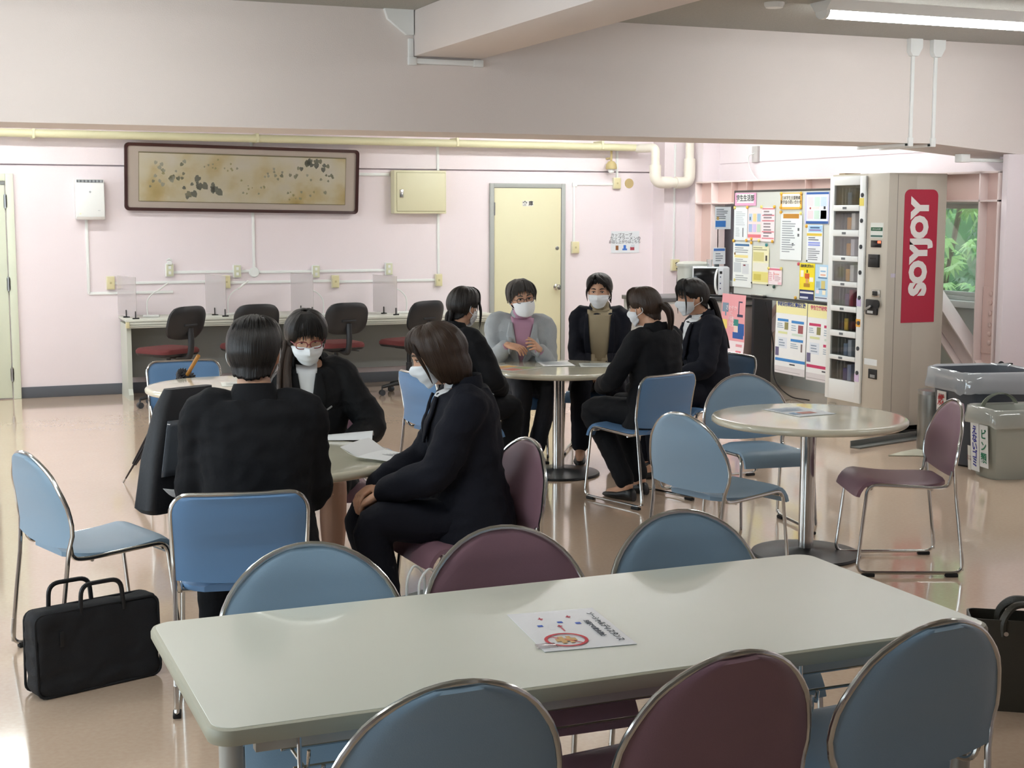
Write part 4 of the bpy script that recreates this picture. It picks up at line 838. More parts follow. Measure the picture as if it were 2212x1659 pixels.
def ins(name, label, y0, y1, z0, z1, c1, head, title, xo, seed):
    bs(name, label, y0, y1, z0, z1, '#eef1f2', [(0, .83, 1, 1, '#f1ecb0'), (.08, .855, .92, .91, '#e6eef2'), (.02, .17, 1, .21, c1), (0, 0, 1, .1, '#d9d6d9'), (.06, .72, .42, .755, c1), (.52, .71, .92, .745, c1), (.52, .46, .92, .495, c1), (.3, .61, .42, .71, '#8f8a5a'), (.74, .58, .9, .69, '#9c5a5e'), (.1, .35, .4, .5, '#dfe7f0'), (.02, .24, .14, .36, '#6a6688'), (.85, .33, .9, .44, '#7a6a6a'), (.5, .13, .68, .148, '#333a44')]+lines(.06, .62, .28, .7, 3, '#9fb0c0', seed=seed)+lines(.52, .6, .7, .69, 3, '#9fb0c0', seed=seed+1)+lines(.52, .36, .8, .44, 3, '#9fb0c0', seed=seed+2)+lines(.14, .37, .36, .48, 3, '#93a3b6', seed=seed+3)+lines(.02, .02, .96, .09, 3, '#b9b4b8', seed=seed+4)+[(.1, .55, .4, .58, '#d9dfa8'), (.55, .54, .9, .57, '#cfe0d4')],
       [(title, .5, .955, .039, head, dict(bold=.0012))], lambda u, v: .02*max(0, .3-v)*u+.004*math.sin(5*v), xo, 'poster')
ins('insurance_poster', 'white and yellow insurance poster with blue bands hanging below the whiteboard', 10.655, 10.185, .30, .93, '#3f86c9', '#3a4a8e', '学研災付帯賠償責任保険', .05, 11)
ins('insurance_poster', 'white and yellow insurance poster with red bands, half behind the vending machine', 10.18, 9.71, .285, .925, '#c93f6a', '#cc5a78', '学生教育研究災害保険', .045, 31)
mag = MB().lathe([(.013, 0), (.013, .008), (.009, .011), (.001, .0115)], 14); mg = {}
def magnet(y, z, c, s=1):
    o = mag.build('magnet', mat('magnet_'+c, '#'+c, .35, var=0)) if c not in mg else link('magnet', mg[c].data)
    mg.setdefault(c, o); o.location = (XB-.004, y, z); o.rotation_euler = (0, R(-90), 0); o.scale = (s, s, s)
    nm = {'e3ae3c': 'orange', 'e8d77c': 'pale yellow', '3f8f93': 'teal', '1f4a40': 'dark green', 'c9566a': 'red', '26282b': 'black'}[c]
    return tag(o, None, 'magnet', 'magnets on the whiteboard'), nm
ML = [(11.45, 1.735, 'e8d77c', 'at the upper left corner of the typed letter'), (11.235, 1.738, 'e3ae3c', 'between the typed letter and the pink leaflet, top'), (11.0, 1.742, 'e8d77c', 'at the top left of the red-striped leaflet'), (10.79, 1.742, 'e3ae3c', 'at the top right of the red-striped leaflet'),
      (11.46, 1.432, 'e3ae3c', 'at the lower left corner of the typed letter'), (11.24, 1.44, 'e3ae3c', 'under the right end of the typed letter'), (11.155, 1.455, 'e3ae3c', 'on the red band of the pink leaflet'), (11.155, 1.42, 'e3ae3c', 'just below the pink leaflet'), (11.03, 1.442, 'e8d77c', 'under the right end of the pink leaflet'), (10.81, 1.438, 'e3ae3c', 'at the lower right of the red-striped leaflet'),
      (10.905, 1.405, '3f8f93', 'above the right end of the yellow form'), (10.685, 1.855, 'e3ae3c', 'at the upper left of the orange card'), (10.385, 1.855, 'e3ae3c', 'at the upper right of the orange card'), (10.69, 1.735, 'e3ae3c', 'at the lower left of the orange card'), (10.385, 1.733, 'e3ae3c', 'at the lower right of the orange card'), (10.685, 1.695, 'e3ae3c', 'at the top left of the long notice'), (10.38, 1.685, 'e8d77c', 'at the top right of the long notice'),
      (10.29, 1.578, 'e3ae3c', 'beside the light blue header slip'), (10.395, 1.255, 'c9566a', 'at the top left of the yellow cyclist poster'), (10.86, 1.2, 'e8d77c', 'at the left of the red header slip'), (10.66, 1.205, 'e8d77c', 'at the right of the red header slip'), (10.77, 1.04, '1f4a40', 'below the red header slip'), (10.43, .963, 'e3ae3c', 'at the bottom beside the yellow cyclist poster'),
      (11.14, 1.06, '26282b', 'between the table notice and the yellow form'), (10.875, 1.05, '26282b', 'at the lower right of the yellow form'), (10.275, 1.285, '26282b', 'at the foot of the light blue header slip')]
for y, z, c, l in ML:
    o, nm = magnet(y, z, c, .62 if c == '26282b' else 1.1); o['label'] = 'round %s magnet %s' % (nm, l)
t = thing('black_cable', 'black cable hanging in the dark gap beside the counter', 'cable', (7.35, 11.45, .0)); MB().tube(spl([(.05, .1, .85), (.03, .02, .7), (.04, -.06, .45), (.03, -.1, .15), (0, -.4, .02), (-.02, -.75, .02)], 6), .006, 6).build('cord', blk_rub, t)
# ============================================================ bins, fire extinguisher, rag
bag_m = glassmat('bin_liner', (.93, .95, .97), .10, .72, '#dbe1e6'); 
def liner(mb, fn, z, drop, wob, seed, inner):
    rnd = random.Random(seed); N = len(fn(0)); ph = [rnd.uniform(0, 6) for _ in range(4)]
    rings = []
    for off, zz in ((.03, z-inner), (.02, z-inner*.4), (.006, z-.005), (-.006, z+.012), (-.018, z+.004), (-.022, z-drop*.4), (-.03, z-drop*.75), (-.028, z-drop)):
        ring = []
        for i, (x, y) in enumerate(fn(off)):
            a = 2*PI*i/N; k_ = math.sin(5*a+ph[0])*.5+math.sin(9*a+ph[1])*.35+math.sin(14*a+ph[2])*.3
            q = 1+wob*k_*(1 if off < 0 else .3); ring.append((x*q, y*q, zz+.014*k_*(1 if off < -.02 else .3)))
        rings.append(ring)
    return mb.loft(rings, cap=False)
def big_bin():
    t = thing('waste_bin', 'large dark grey waste bin with a clear liner beside the vending machine', 'bin', (6.67, 7.68, 0), R(-8))
    fn = lambda o: rrect(-.30+o, -.27+o, .30-o, .27-o, .13, 8); H_ = .635
    slab(fn, [(.07, .0), (.055, .015), (.012, H_-.03), (.0, H_-.028), (.0, H_), (.012, H_), (.02, H_-.04), (.06, .04)]).build('tub', mat('bin_charcoal', '#4b5058', .5, var=.05), t, 40)
    liner(MB(), fn, H_, .13, .012, 2, .25).build('liner', bag_m, t, 60)
    s = MB().box((-.306, -.02, .30), (-.300, .09, .47)).build('label', flat('#e6e4e0'), t, 0); s.location = (.018, .02, .02)
    lettering('燃', .085, '#b0262c', s, (-.309, .035, .405), (R(90), 0, R(-90)), bold=.001); lettering('える', .05, '#b0262c', s, (-.309, .035, .33), (R(90), 0, R(-90)))
big_bin()
def small_bin():
    t = thing('recycling_bin', 'smaller light grey bin with blue and green lettering in front of the large bin', 'bin', (6.50, 7.19, 0), R(-10))
    fn = lambda o: [(x, y) for x, y in rrect(-.235+o, -.17+o, .235-o, .17-o, .055, 2)]; H_ = .445
    slab(fn, [(.035, 0), (.03, .012), (.004, H_-.03), (0, H_-.028), (0, H_), (.01, H_), (.02, H_-.03), (.045, .03)]).build('tub', mat('bin_grey', '#a6a99f', .5, var=.04), t, 25)
    liner(MB(), fn, H_, .1, .015, 6, .2).build('liner', glassmat('white_liner', (.95, .96, .95), .08, .7, '#d3d6d0'), t, 60)
    for (y, z0, z1, tx, c, s, sp) in ((.045, .045, .37, 'え\nな\nい\nゴ\nミ', '#33399a', .062, .86), (-.062, .085, .36, 'ビ\nン\n類', '#1f7a5a', .07, 1.1)):
        p = MB().box((-.2165, y-.05, z0), (-.2145, y+.05, z1)).build('label', flat('#e9ecec'), t, 0); p.location = (-.004, 0, 0); 
        tilt = R(-3.5); p.rotation_euler = (0, tilt, 0); p.location = (-.0165, 0, .001)
        lettering(tx, s, c, p, (-.2185, y, (z0+z1)/2-.004), (R(90), 0, R(-90)), bold=.0016, spacing=sp)
    p = MB().box((-.2165, .1, .04), (-.2145, .135, .2)).build('label', flat('#dfe0d8'), t, 0); p.rotation_euler = (0, R(-3.5), 0); p.location = (-.016, 0, .001); lettering('ペット\nボトル', .018, '#8a4a4a', p, (-.2185, .117, .12), (R(90), 0, R(-90)))
    lid = MB()
    lid.grid(lambda u, v: (-.02+.13*math.cos(PI*(.15+.75*u)), .12+.05*v, .40+.12*math.sin(PI*(.15+.75*u))), 14, 2); lid.build('swing_lid', mat('lid_sage', '#b4b8a2', .5), t, 60)
    for v in (.005, .02, .035): MB().tube([(-.02+.132*math.cos(PI*(.15+.75*u/14)), .117+v, .402+.122*math.sin(PI*(.15+.75*u/14))) for u in range(15)], .003, 6).build('lid_rib', mat('lid_rib_dark', '#6c7064', .5), t)
small_bin()
t = thing('steel_bin', 'slim stainless steel cylinder bin between the vending machine and the large bin', 'bin', (6.68, 8.22, 0))
MB().lathe([(.095, 0), (.1, .01), (.1, .40), (.098, .405)], 28).build('cylinder', mat('worn_steel', '#8e8d88', .35, .8, var=.15), t); MB().lathe([(.104, .405), (.104, .43), (.09, .437), (.001, .44)], 28).build('rim_lid', steel, t)
rg = MB(); rng = random.Random(4); pts = [(-.28, .0), (-.1, .09), (.05, .14), (.2, .1), (.2, -.12), (.05, -.2), (-.1, -.08)]
rg.prism(pts, 0, .006).ell((.1, -.06, .012), (.08, .07, .012)); t = thing('floor_cloth', 'pale folded cloth lying on the floor by the vending machine', 'cloth', (6.5, 8.10, .002)); rg.build('cloth', mat('cloth_pale', '#c9c7b4', .9, bump=.6, bs=40, var=.12, vsc=12), t)
MB().ell((.12, -.04, .03), (.05, .045, .028)).build('black_lump', blk_rub, t)
def extinguisher():
    t = thing('fire_extinguisher', 'red fire extinguisher with a black hose at the right edge', 'fire extinguisher', (7.27, 8.12, 0))
    rd = mat('extinguisher_red', '#b52a2c', .3, coat=.3, var=.03)
    MB().lathe([(.08, 0), (.085, .01), (.085, .42), (.07, .48), (.03, .52), (.026, .55)], 28).build('cylinder', rd, t)
    lb = MB().lathe([(.0862, .12), (.0862, .36)], 28, caps=False).build('instruction_label', mat('label_black', '#26221f', .5), t)
    for k_, tx in enumerate(('消', '火', '器')): lettering(tx, .05, '#e6e2da', lb, (-.075, -.047, .33-.07*k_), (R(90), 0, R(-32)))
    MB().box((-.02, -.02, .55), (.02, .02, .585), bev=.004).box((-.1, -.012, .60), (.03, .012, .612), bev=.003).box((-.09, -.012, .575), (.02, .012, .585), bev=.003).build('valve_lever', blk_rub, t)
    MB().tube(spl([(-.02, 0, .57), (-.09, -.02, .62), (-.13, -.03, .55), (-.12, -.03, .4), (-.1, -.03, .2)], 6), .012, 10).build('hose', blk_rub, t)
extinguisher()
# ============================================================ bags
def briefcase():
    d = V((.45, .15, 0)); t = thing('briefcase', 'black fabric briefcase standing on the floor under the left blue chair', 'briefcase', (.525, 5.2, 0), math.atan2(d.y, d.x))
    bm_ = mat('black_nylon', '#15161a', .75, bump=.4, bs=300, var=.1)
    rings = []
    for k_, (y, o) in enumerate(((-.05, .02), (-.045, .006), (-.03, 0), (.03, 0), (.045, .006), (.05, .02))):
        rings.append([(x*(1+.0*z), y*(1.25-.9*z), z) for x, z in rrect(-.235+o, .0+o*.3, .235-o, .305-o, .03, 4)])
    mm = remesh(MB().loft(rings), .009, 3, .007, 4, 9); mm.materials.append(bm_); link('body', mm, t)
    MB().tube([(x, -.046*(1.25-.9*z), z) for x, z in rrect(-.233, .006, .233, .300, .03, 4)], .005, 6, closed=True).build('piping', bm_, t); MB().tube([(x, .046*(1.25-.9*z), z) for x, z in rrect(-.233, .006, .233, .300, .03, 4)], .005, 6, closed=True).build('piping', bm_, t)
    for y, dx in ((-.045, .02), (.045, -.06)):
        MB().tube(fillet([(-.085+dx, y, .27), (-.08+dx, y, .385), (.07+dx, y, .385), (.08+dx, y, .27)], .04, 6), .0085, 8).build('handle', mat('black_leather', '#101013', .45), t)
    MB().box((-.15, -.062, .18), (-.135, -.058, .235), bev=.002).build('zip_pull', blk_rub, t)
briefcase()
def tote(label, name, loc, rz, w, h, dep, m, handles=True, flare=1.1):
    t = thing(name, label, 'bag', loc, rz); rings = []
    for z, s in ((0, .94), (.015, 1), (h*.5, 1.02*flare**.5), (h, flare)): rings.append([(x*s, y*s*(1-.15*z/h), z) for x, y in rrect(-w/2, -dep/2, w/2, dep/2, .03, 4)])
    for z, s in ((h, flare*.965), (h*.6, flare*.9), (h*.55, .1)): rings.append([(x*s, y*s*(1-.15*z/h), z) for x, y in rrect(-w/2, -dep/2, w/2, dep/2, .03, 4)])
    MB().loft(rings).build('body', m, t, 40)
    if handles:
        for y in (-dep*.42, dep*.42):
            MB().tube(spl([(-w*.25, y, h*.82), (-w*.24, y, h*1.0), (-w*.12, y*.6, h*1.14), (w*.1, y*.4, h*1.12), (w*.24, y, h*.98), (w*.25, y, h*.82)], 6), .009, 8, flat_=1.7).build('handle', m, t)
    return t
tt = tote('dark olive leather tote bag on the floor at the right end of the long table', 'tote_bag', (3.47, 3.73, 0), R(-35), .36, .32, .15, mat('olive_leather', '#3a372f', .45, bump=.3, bs=200, var=.1))
for x in (-.08, .08): rv = MB().lathe([(.008, 0), (.008, .004)], 10).build('rivet', chrome, tt); rv.location = (x, -.094, .28); rv.rotation_euler = (R(90), 0, 0)
pb = tote('white paper bag with rope handles on the floor beside the bob-haired woman', 'paper_bag', (1.66, 4.86, 0), R(30), .24, .30, .1, mat('paper_bag_white', '#d5d8d4', .6), False, 1.0)
for y in (-.03, .03): MB().tube(spl([(-.05, y, .28), (-.045, y, .36), (0, y*1.2, .40), (.045, y, .36), (.05, y, .28)], 6), .005, 8).build('handle', mat('white_cord', '#e6e8e6', .6), pb)
# umbrella
def umbrella():
    a, b = V((1.135, 9.12, .0)), V((1.50, 8.56, .80)); ax = (a-b).normalized(); t = thing('umbrella', 'folded dark umbrella with a wooden handle leaning behind the left round table', 'umbrella', b)
    L = (a-b).length
    M3 = ax.to_track_quat('Z', 'Y').to_matrix()
    def P(z, x=0, y=0): return M3@V((x, y, z))
    rings = []
    for z, r in ((.10, .018), (.13, .042), (.2, .036), (.4, .034), (.62, .024), (L-.17, .012)):
        rings.append([tuple(P(z, r*(1+.25*math.cos(8*2*PI*i/32+z*4))*math.cos(2*PI*i/32), r*(1+.25*math.cos(8*2*PI*i/32+z*4))*math.sin(2*PI*i/32))) for i in range(32)])
    MB().loft(rings).build('canopy', mat('umbrella_black', '#1d1d24', .55, var=.1), t, 40)
    MB().tube([P(0), P(L)], .005, 8).build('shaft', steel, t); MB().tube([P(L-.17), P(L-.08), P(L)], [.007, .006, .004], 8).build('ferrule', mat('ferrule_dark', '#3a3234', .4, .5), t)
    MB().tube([P(.1), P(.0), P(-.06)], [.011, .012, .011], 10).build('handle', mat('wood_handle', '#a8742f', .4, var=.15), t)
    rf = MB()
    for i in range(20):
        an = 2*PI*i/20; rf.tube([P(.14, .03*math.cos(an), .03*math.sin(an)), P(.12, .05*math.cos(an), .05*math.sin(an)), P(.10, .06*math.cos(an+.2), .06*math.sin(an+.2))], [.012, .014, .003], 6)
    o = rf.build('ruffle', mat('umbrella_black', '#1d1d24', .55), t); o['kind'] = 'stuff'
    MB().box((-.02, -.004, -.01), (.02, .004, .01)).build('red_tag', mat('tag_red', '#c23a4c', .5), t).location = P(.5, .03, .0)
umbrella()
# ============================================================ papers on the tables
def flat_sheet(name, label, p0, rv, uv, w, h, z, col='#eef0f0', rects=(), texts=(), bend=None, cat='paper', mat_=None):
    return sheet(name, label, cat, (p0[0], p0[1], z), (rv[0], rv[1], 0), (uv[0], uv[1], 0), w, h, col, rects, texts, None, bend, mat_)
lamin = mat('laminated_sheet', '#e9ecf0', .12, coat=.8, var=.01)
star = lambda x, y, s: [(x-s, y-s*.35, x+s, y+s*.35, '#b03348'), (x-s*.35, y-s, x+s*.35, y+s, '#b03348'), (x-s*1.7, y+s*.1, x+s*1.7, y+s*.3, '#c9707c')]
sg = flat_sheet('table_sign', 'laminated white sign with a red no-eating symbol on the long table', (1.317, 3.202), (-.036, -.316), (.22, -.012), .315, .225, .7015, '#e9ecf0',
    star(.2, .3, .028)+star(.2, .62, .028)+star(.43, .42, .028)+[(.30, .44, .345, .50, '#3f5fb8'), (.36, .19, .405, .25, '#3f5fb8'), (.36, .62, .405, .68, '#3f5fb8'), (.47, .41, .56, .43, '#c96a72')],
    [('ソーシャルディスタンス', .52, .885, .022, '#2d3238'), ('対面での飲食禁止', .55, .755, .017, '#4a5058')], None, 'sign', lamin)
MB().loft([[(.245+r_*math.cos(a), .075+r_*math.sin(a), .0032) for a in [2*PI*i/40 for i in range(40)]] for r_ in (.044, .052)], cap=False).box((.202, .0735, .0028), (.288, .0765, .0034), rot=Matrix.Rotation(R(45), 3, 'Z')).build('prohibition_ring', flat('#c2303c'), sg, 0)
MB().box((.22, .06, .0025), (.27, .072, .0035)).box((.235, .05, .0025), (.255, .1, .0032)).box((.22, .08, .0025), (.27, .09, .0033)).build('food_picture', flat('#c9a06a'), sg, 0)
MB().box((.262, -.008, .001), (.292, .04, .004), bev=.001).build('tape', glassmat('clear_tape', (.95, .93, .93), .12, .3, '#dccfcf'), sg)
flat_sheet('printed_sheet', 'white printed sheet lying on the empty round table', (3.96, 5.86), (.24, .02), (.03, .34), .23, .30, .7012, '#e6ebef', lines(.1, .55, .9, .92, 6, '#a9c0d8')+[(.3, .2, .7, .4, '#c98f86'), (.1, .2, .25, .4, '#8fb0d0')])
flat_sheet('brochure', 'colourful open brochure on the group table beside the man in grey', (3.42, 8.22), (.20, .09), (-.03, .30), .27, .33, .7012, '#e3ded2', [(.05, .5, .45, .9, '#c98a5a'), (.5, .55, .9, .85, '#d9b06a'), (.1, .1, .5, .4, '#b86a5a'), (.55, .1, .95, .45, '#8f9a6a')], mat_=mat('glossy_paper', '#e6e2d8', .2, var=.02))
flat_sheet('white_sheet', 'plain white sheet in the middle of the group table', (3.72, 8.42), (.2, -.05), (.05, .3), .21, .28, .7028, '#f2f4f4', lines(.1, .2, .9, .9, 9, '#c9cfd4'))
flat_sheet('grey_leaflet', 'pale grey leaflet in a clear sleeve at the right of the group table', (3.93, 8.30), (.2, -.08), (.06, .22), .21, .24, .7012, '#b9bfbb', lines(.1, .2, .9, .9, 6, '#98a19c'))
flat_sheet('curled_document', 'white document with red print curling on the table before the man in black', (1.545, 5.53), (.22, -.24), (.19, .14), .31, .23, .703, '#f2f4f5', lines(.35, .5, .62, .9, 5, '#7a8088')+lines(.68, .45, .92, .85, 5, '#d99aa0'), (), lambda u, v: .045*max(0, .35-u)**2*8+.006+.006*math.sin(4*u+2*v))
flat_sheet('folded_document', 'folded white document at the far edge of the table before the man in black', (1.62, 6.02), (.19, -.07), (.05, .13), .2, .13, .7025, '#f1f3f4', (), (), lambda u, v: .03*math.sin(PI*v)*(.4+.6*u)+.001)
flat_sheet('table_leaflet', 'pale leaflet lying on the left round table', (1.55, 7.98), (.26, -.04), (.05, .2), .26, .19, .7212, '#e2e3dc', lines(.1, .2, .9, .9, 5, '#b8bab4'))
# ============================================================ greenery outside the window
leafm = [mat('leaf_light', '#a4d07c', .45, var=.15), mat('leaf_mid', '#6aa858', .45, var=.15), mat('leaf_dark', '#3a7044', .5, var=.15)]
lf = MB()
for a in (-70, -38, -12, 14, 40, 72):
    c, s_ = math.cos(R(a)), math.sin(R(a)); L = .2-.0008*abs(a)
    lf.add([(0, 0, 0), (c*L*.5-s_*.02, s_*L*.5+c*.02, .01), (c*L, s_*L, -.03), (c*L*.5+s_*.02, s_*L*.5-c*.02, .01)], [(0, 1, 2, 3)])
lproto = [lf.build('leaf', m, None, 0, recalc=False) for m in leafm]; rl = random.Random(9)
for o in lproto: bpy.data.objects.remove(o, do_unlink=False) if False else None
ldata = [o.data for o in lproto]
for o in lproto: bpy.data.objects.remove(o)
for i, (x, y, h, l) in enumerate(((8.85, 9.95, 2.6, 'leafy green shrub outside the window just right of the vending machine'), (8.95, 11.0, 2.5, 'leafy green shrub outside the window behind the vending machine'), (9.0, 12.2, 2.4, 'leafy green shrub outside the window behind the whiteboard'), (10.0, 11.0, 3.2, 'tall leafy shrub farther out beyond the window'))):
    t = thing('garden_shrub', l, 'shrub', (x, y, -.1), 0, 'shrubs outside the window')
    for k_ in range(4):
        a = k_*1.6; MB().tube(spl([(0, 0, 0), (.08*math.cos(a), .08*math.sin(a), h*.4), (.3*math.cos(a), .3*math.sin(a), h*.85)], 5), .02, 6).build('stem', mat('bark', '#5a4a38', .8), t)
    for k_ in range(120 if i == 0 else 95 if i < 3 else 80):
        o = link('leaf', ldata[rl.choices((0, 1, 2), (4, 4, 3))[0]], t); zz = rl.uniform(.45, h); rad = .62*math.sqrt(rl.random())
        a = rl.uniform(0, 2*PI); o.location = (rad*math.cos(a), rad*math.sin(a)*1.0, zz); o.rotation_euler = (rl.uniform(-.6, .6), rl.uniform(.1, 1.1), rl.uniform(1.8, 4.6)); q = rl.uniform(.7, 1.15); o.scale = (q, q, q)
struct('ground', MB().box((8.4, 4, -.25), (20, 20, -.1)), mat('garden_soil', '#4d5a3a', .9, var=.3))
hb = MB(); tag(hb.box((10.6, 5, -.1), (11.6, 17, 3.6), bev=.2).build('hedge', mat('hedge_green', '#3c6a3c', .9, bump=1, bs=25, var=.5, vsc=14)), 'dense dark green hedge beyond the garden shrubs', 'hedge')
# ============================================================ people
skin_m = mat('skin', '#cfa083', .5, var=.06, vsc=8, sub=.08); black_hair = hairmat('hair_black', '#1a1614'); brown_hair = hairmat('hair_brown', '#35261c'); grey_hair = hairmat('hair_grey', '#4a4644')
suit_blk = mat('suit_black', '#101115', .85, spec=.3, bump=.35, bs=90, var=.12, vsc=7); suit_navy = mat('suit_navy', '#11131e', .85, spec=.3, bump=.35, bs=90, var=.12, vsc=7)
coat_blk = mat('coat_black', '#0e0f12', .7, spec=.3, bump=.5, bs=60, var=.15, vsc=6); suit_grey = mat('suit_grey', '#a6abae', .9, bump=.4, bs=160, var=.08, vsc=20); trou_navy = mat('trouser_charcoal', '#24272f', .85, bump=.3, bs=90, var=.1)
shirt_w = mat('shirt_white', '#e6e8ea', .7, var=.02); knit_pink = mat('knit_pink', '#b98fa6', .9, bump=.3, bs=300, var=.05); knit_beige = mat('knit_beige', '#a3957a', .9, bump=.3, bs=300, var=.05)
mask_m = mat('mask_white', '#eceff2', .8, bump=.1, bs=300, var=.01); stock_m = mat('stocking', '#b08a74', .55, var=.04); shoe_m = mat('shoe_black', '#121214', .35, var=.08)
eye_w = mat('eye_white', '#d8d2cc', .3, var=0); eye_d = mat('eye_dark', '#1b1210', .2, var=0); lens_m = glassmat('spectacle_lens', (.98, .98, .98), .05)
def ering(c, ax, ay, a, b, n=20, p=2.3):
    out = []
    for i in range(n):
        t = 2*PI*i/n; ct, st = math.cos(t), math.sin(t); k_ = (abs(ct)**p+abs(st)**p)**(-1/p); out.append(c+ax*(a*ct*k_)+ay*(b*st*k_))
    return out
def limb(mb, pts, radii, n=14, sub=4):
    P = spl(pts, sub); k_ = len(pts); rs = []
    for i in range(len(P)):
        t = i/(len(P)-1)*(k_-1); j = min(int(t), k_-2); f = t-j; f = f*f*(3-2*f); rs.append(radii[j]*(1-f)+radii[j+1]*f)
    mb.tube(P, rs, n); mb.ell(P[0], (rs[0],)*3, nu=12, nv=8); mb.ell(P[-1], (rs[-1],)*3, nu=12, nv=8)
def ik(a, b, l1, l2, hint):
    a, b, hint = V(a), V(b), V(hint); d = b-a; L = min(d.length, (l1+l2)*.995); dn = d.normalized(); b = a+dn*L
    x = (l1*l1-l2*l2+L*L)/(2*L); h = math.sqrt(max(0, l1*l1-x*x)); hn = hint-a; hn -= dn*hn.dot(dn); hn.normalize()
    return a+dn*x+hn*h, b
# ---- head in its own frame: x right, y forward, z up, origin at ear level
def head_point(d, fem):
    th = d.z; rx, ry, rz = .0755, .096, .118
    p = V((d.x*rx, d.y*ry, d.z*rz)); t = max(0, -d.z)
    p.x *= 1-.30*t**1.6; 
    if d.y < 0: p.y *= 1-.25*t
    if d.y > 0: p.y *= 1-.06*(1-abs(d.z))
    if d.y > .2:
        g = lambda x0, z0, sx, sz: math.exp(-((p.x-x0)/sx)**2-((p.z-z0)/sz)**2); f = min(1, (d.y-.2)*3)
        p.y += f*(.010*g(0, .008, .010, .03)+.022*g(0, -.028, .014, .018)+.005*g(0, .035, .05, .012)-.010*g(.032, .008, .018, .014)-.010*g(-.032, .008, .018, .014)+.006*g(0, -.066, .022, .012)+.010*g(0, -.098, .025, .018)+.004*(g(.045, -.03, .02, .02)+g(-.045, -.03, .02, .02)))
    return p
def head_mesh(mb, X, fem):
    nu, nv = 44, 34; vs_ = []; fs = []
    for i in range(nv+1):
        th = PI*i/nv
        for j in range(nu):
            a = 2*PI*j/nu; vs_.append(X@head_point(V((math.sin(th)*math.sin(a), math.sin(th)*math.cos(a), math.cos(th))), fem))
    for i in range(nv):
        for j in range(nu): fs.append((i*nu+j, (i+1)*nu+j, (i+1)*nu+(j+1) % nu, i*nu+(j+1) % nu))
    mb.add(vs_, fs)
    R3 = X.to_3x3()
    for s in (-1, 1):
        mb.ell(X@V((s*.076, -.008, -.004)), (.010, .019, .032), R3@Matrix.Rotation(R(12*s), 3, 'Z'), 12, 8); mb.ell(X@V((s*.081, -.016, .004)), (.006, .013, .024), R3@Matrix.Rotation(R(22*s), 3, 'Z'), 10, 8)
def hair_shell(X, line, length, thick, name, m, parent, seed=0, part=None, wave=.003, bulge=.012, N=96, K=26):
    """line(az)->hairline z on the skull, length(az)->z the hair hangs to (<= hairline).  az 0 = front, 180 = back."""
    rnd = random.Random(seed); vs_ = []; fs = []; uvs = []
    jit = [rnd.uniform(-1, 1) for _ in range(N)]
    for i in range(N+1):
        az = 360*i/N; a = R(az); aa = az if az <= 180 else 360-az; zh = line(aa); zl = min(zh, length(aa))+.004*jit[i % N]
        tot = (.118-zh)+(zh-zl); 
        for j in range(K+1):
            t = j/K; z = .118*(1-(1-math.cos(min(1, t*1.0)*PI/2*1.0))*1) if False else .118+(zl-.118)*(t**1.25)
            zz = max(min(z, .1179), -.06); st = math.sqrt(max(0, 1-(zz/.118)**2)); zq = zz
            d = V((st*math.sin(a), st*math.cos(a), zz/.118)); p = head_point(d, 1)
            if d.y > .2: p.y = min(p.y, d.y*.098)
            if z < zh: # hanging part: keep the radius of the hairline, a little bulge
                d0z = max(zh, -.04); s0 = math.sqrt(max(0, 1-(d0z/.118)**2)); q = head_point(V((s0*math.sin(a), s0*math.cos(a), d0z/.118)), 1)
                f = min(1, (zh-z)/.12); p = V((q.x*(1+.12*math.sin(f*PI)-.10*f), q.y*(1+.10*math.sin(f*PI)-.06*f), z))
            else: p.z = z if z < .1179 else .118
            r_ = V((math.sin(a), math.cos(a), max(0, z/.118)*1.2)); r_.normalize()
            e = thick*(1-.75*max(0, (t-.8)/.2)) + (bulge*math.sin(PI*min(1, t*1.1))) + wave*noise.noise(V((math.cos(a)*5+seed, math.sin(a)*5, t*3)))+.0022*jit[i % N]*t
            vs_.append(X@(p+r_*e)); uvs.append((i/N, t))
    for i in range(N):
        for j in range(K): fs.append((i*(K+1)+j, i*(K+1)+j+1, (i+1)*(K+1)+j+1, (i+1)*(K+1)+j))
    me = bpy.data.meshes.new(name); me.from_pydata(vs_, [], fs); me.materials.append(m)
    uvl = me.uv_layers.new(name='UVMap'); uvl.data.foreach_set('uv', [c for l in me.loops for c in uvs[l.vertex_index]])
    finish(me, 80); o = link(name, me, parent); sd = o.modifiers.new('t', 'SOLIDIFY'); sd.thickness = .006; sd.offset = -1; return o
def strands(X, paths, name, m, parent, flat_=1.0):
    mb = MB(); uvs = []
    for P, r0_, r1_ in paths:
        Q = spl([X@V(p) for p in P], 6); n = 7; k_ = len(Q); rs = [(r0_*(1-(i/(k_-1))**2)+r1_*(i/(k_-1))**2)*(1 if i else .5) for i in range(k_)]
        mb.tube(Q, rs, n, flat_=flat_); uvs += [(j/n*.3, i/k_) for i in range(k_) for j in range(n)]
    o = mb.build(name, m, parent, 60); me = o.data
    uvl = me.uv_layers.new(name='UVMap'); uvl.data.foreach_set('uv', [c for l in me.loops for c in uvs[l.vertex_index]]); return o
def tab(*a): return lambda az: lerp_tab(list(a), az)
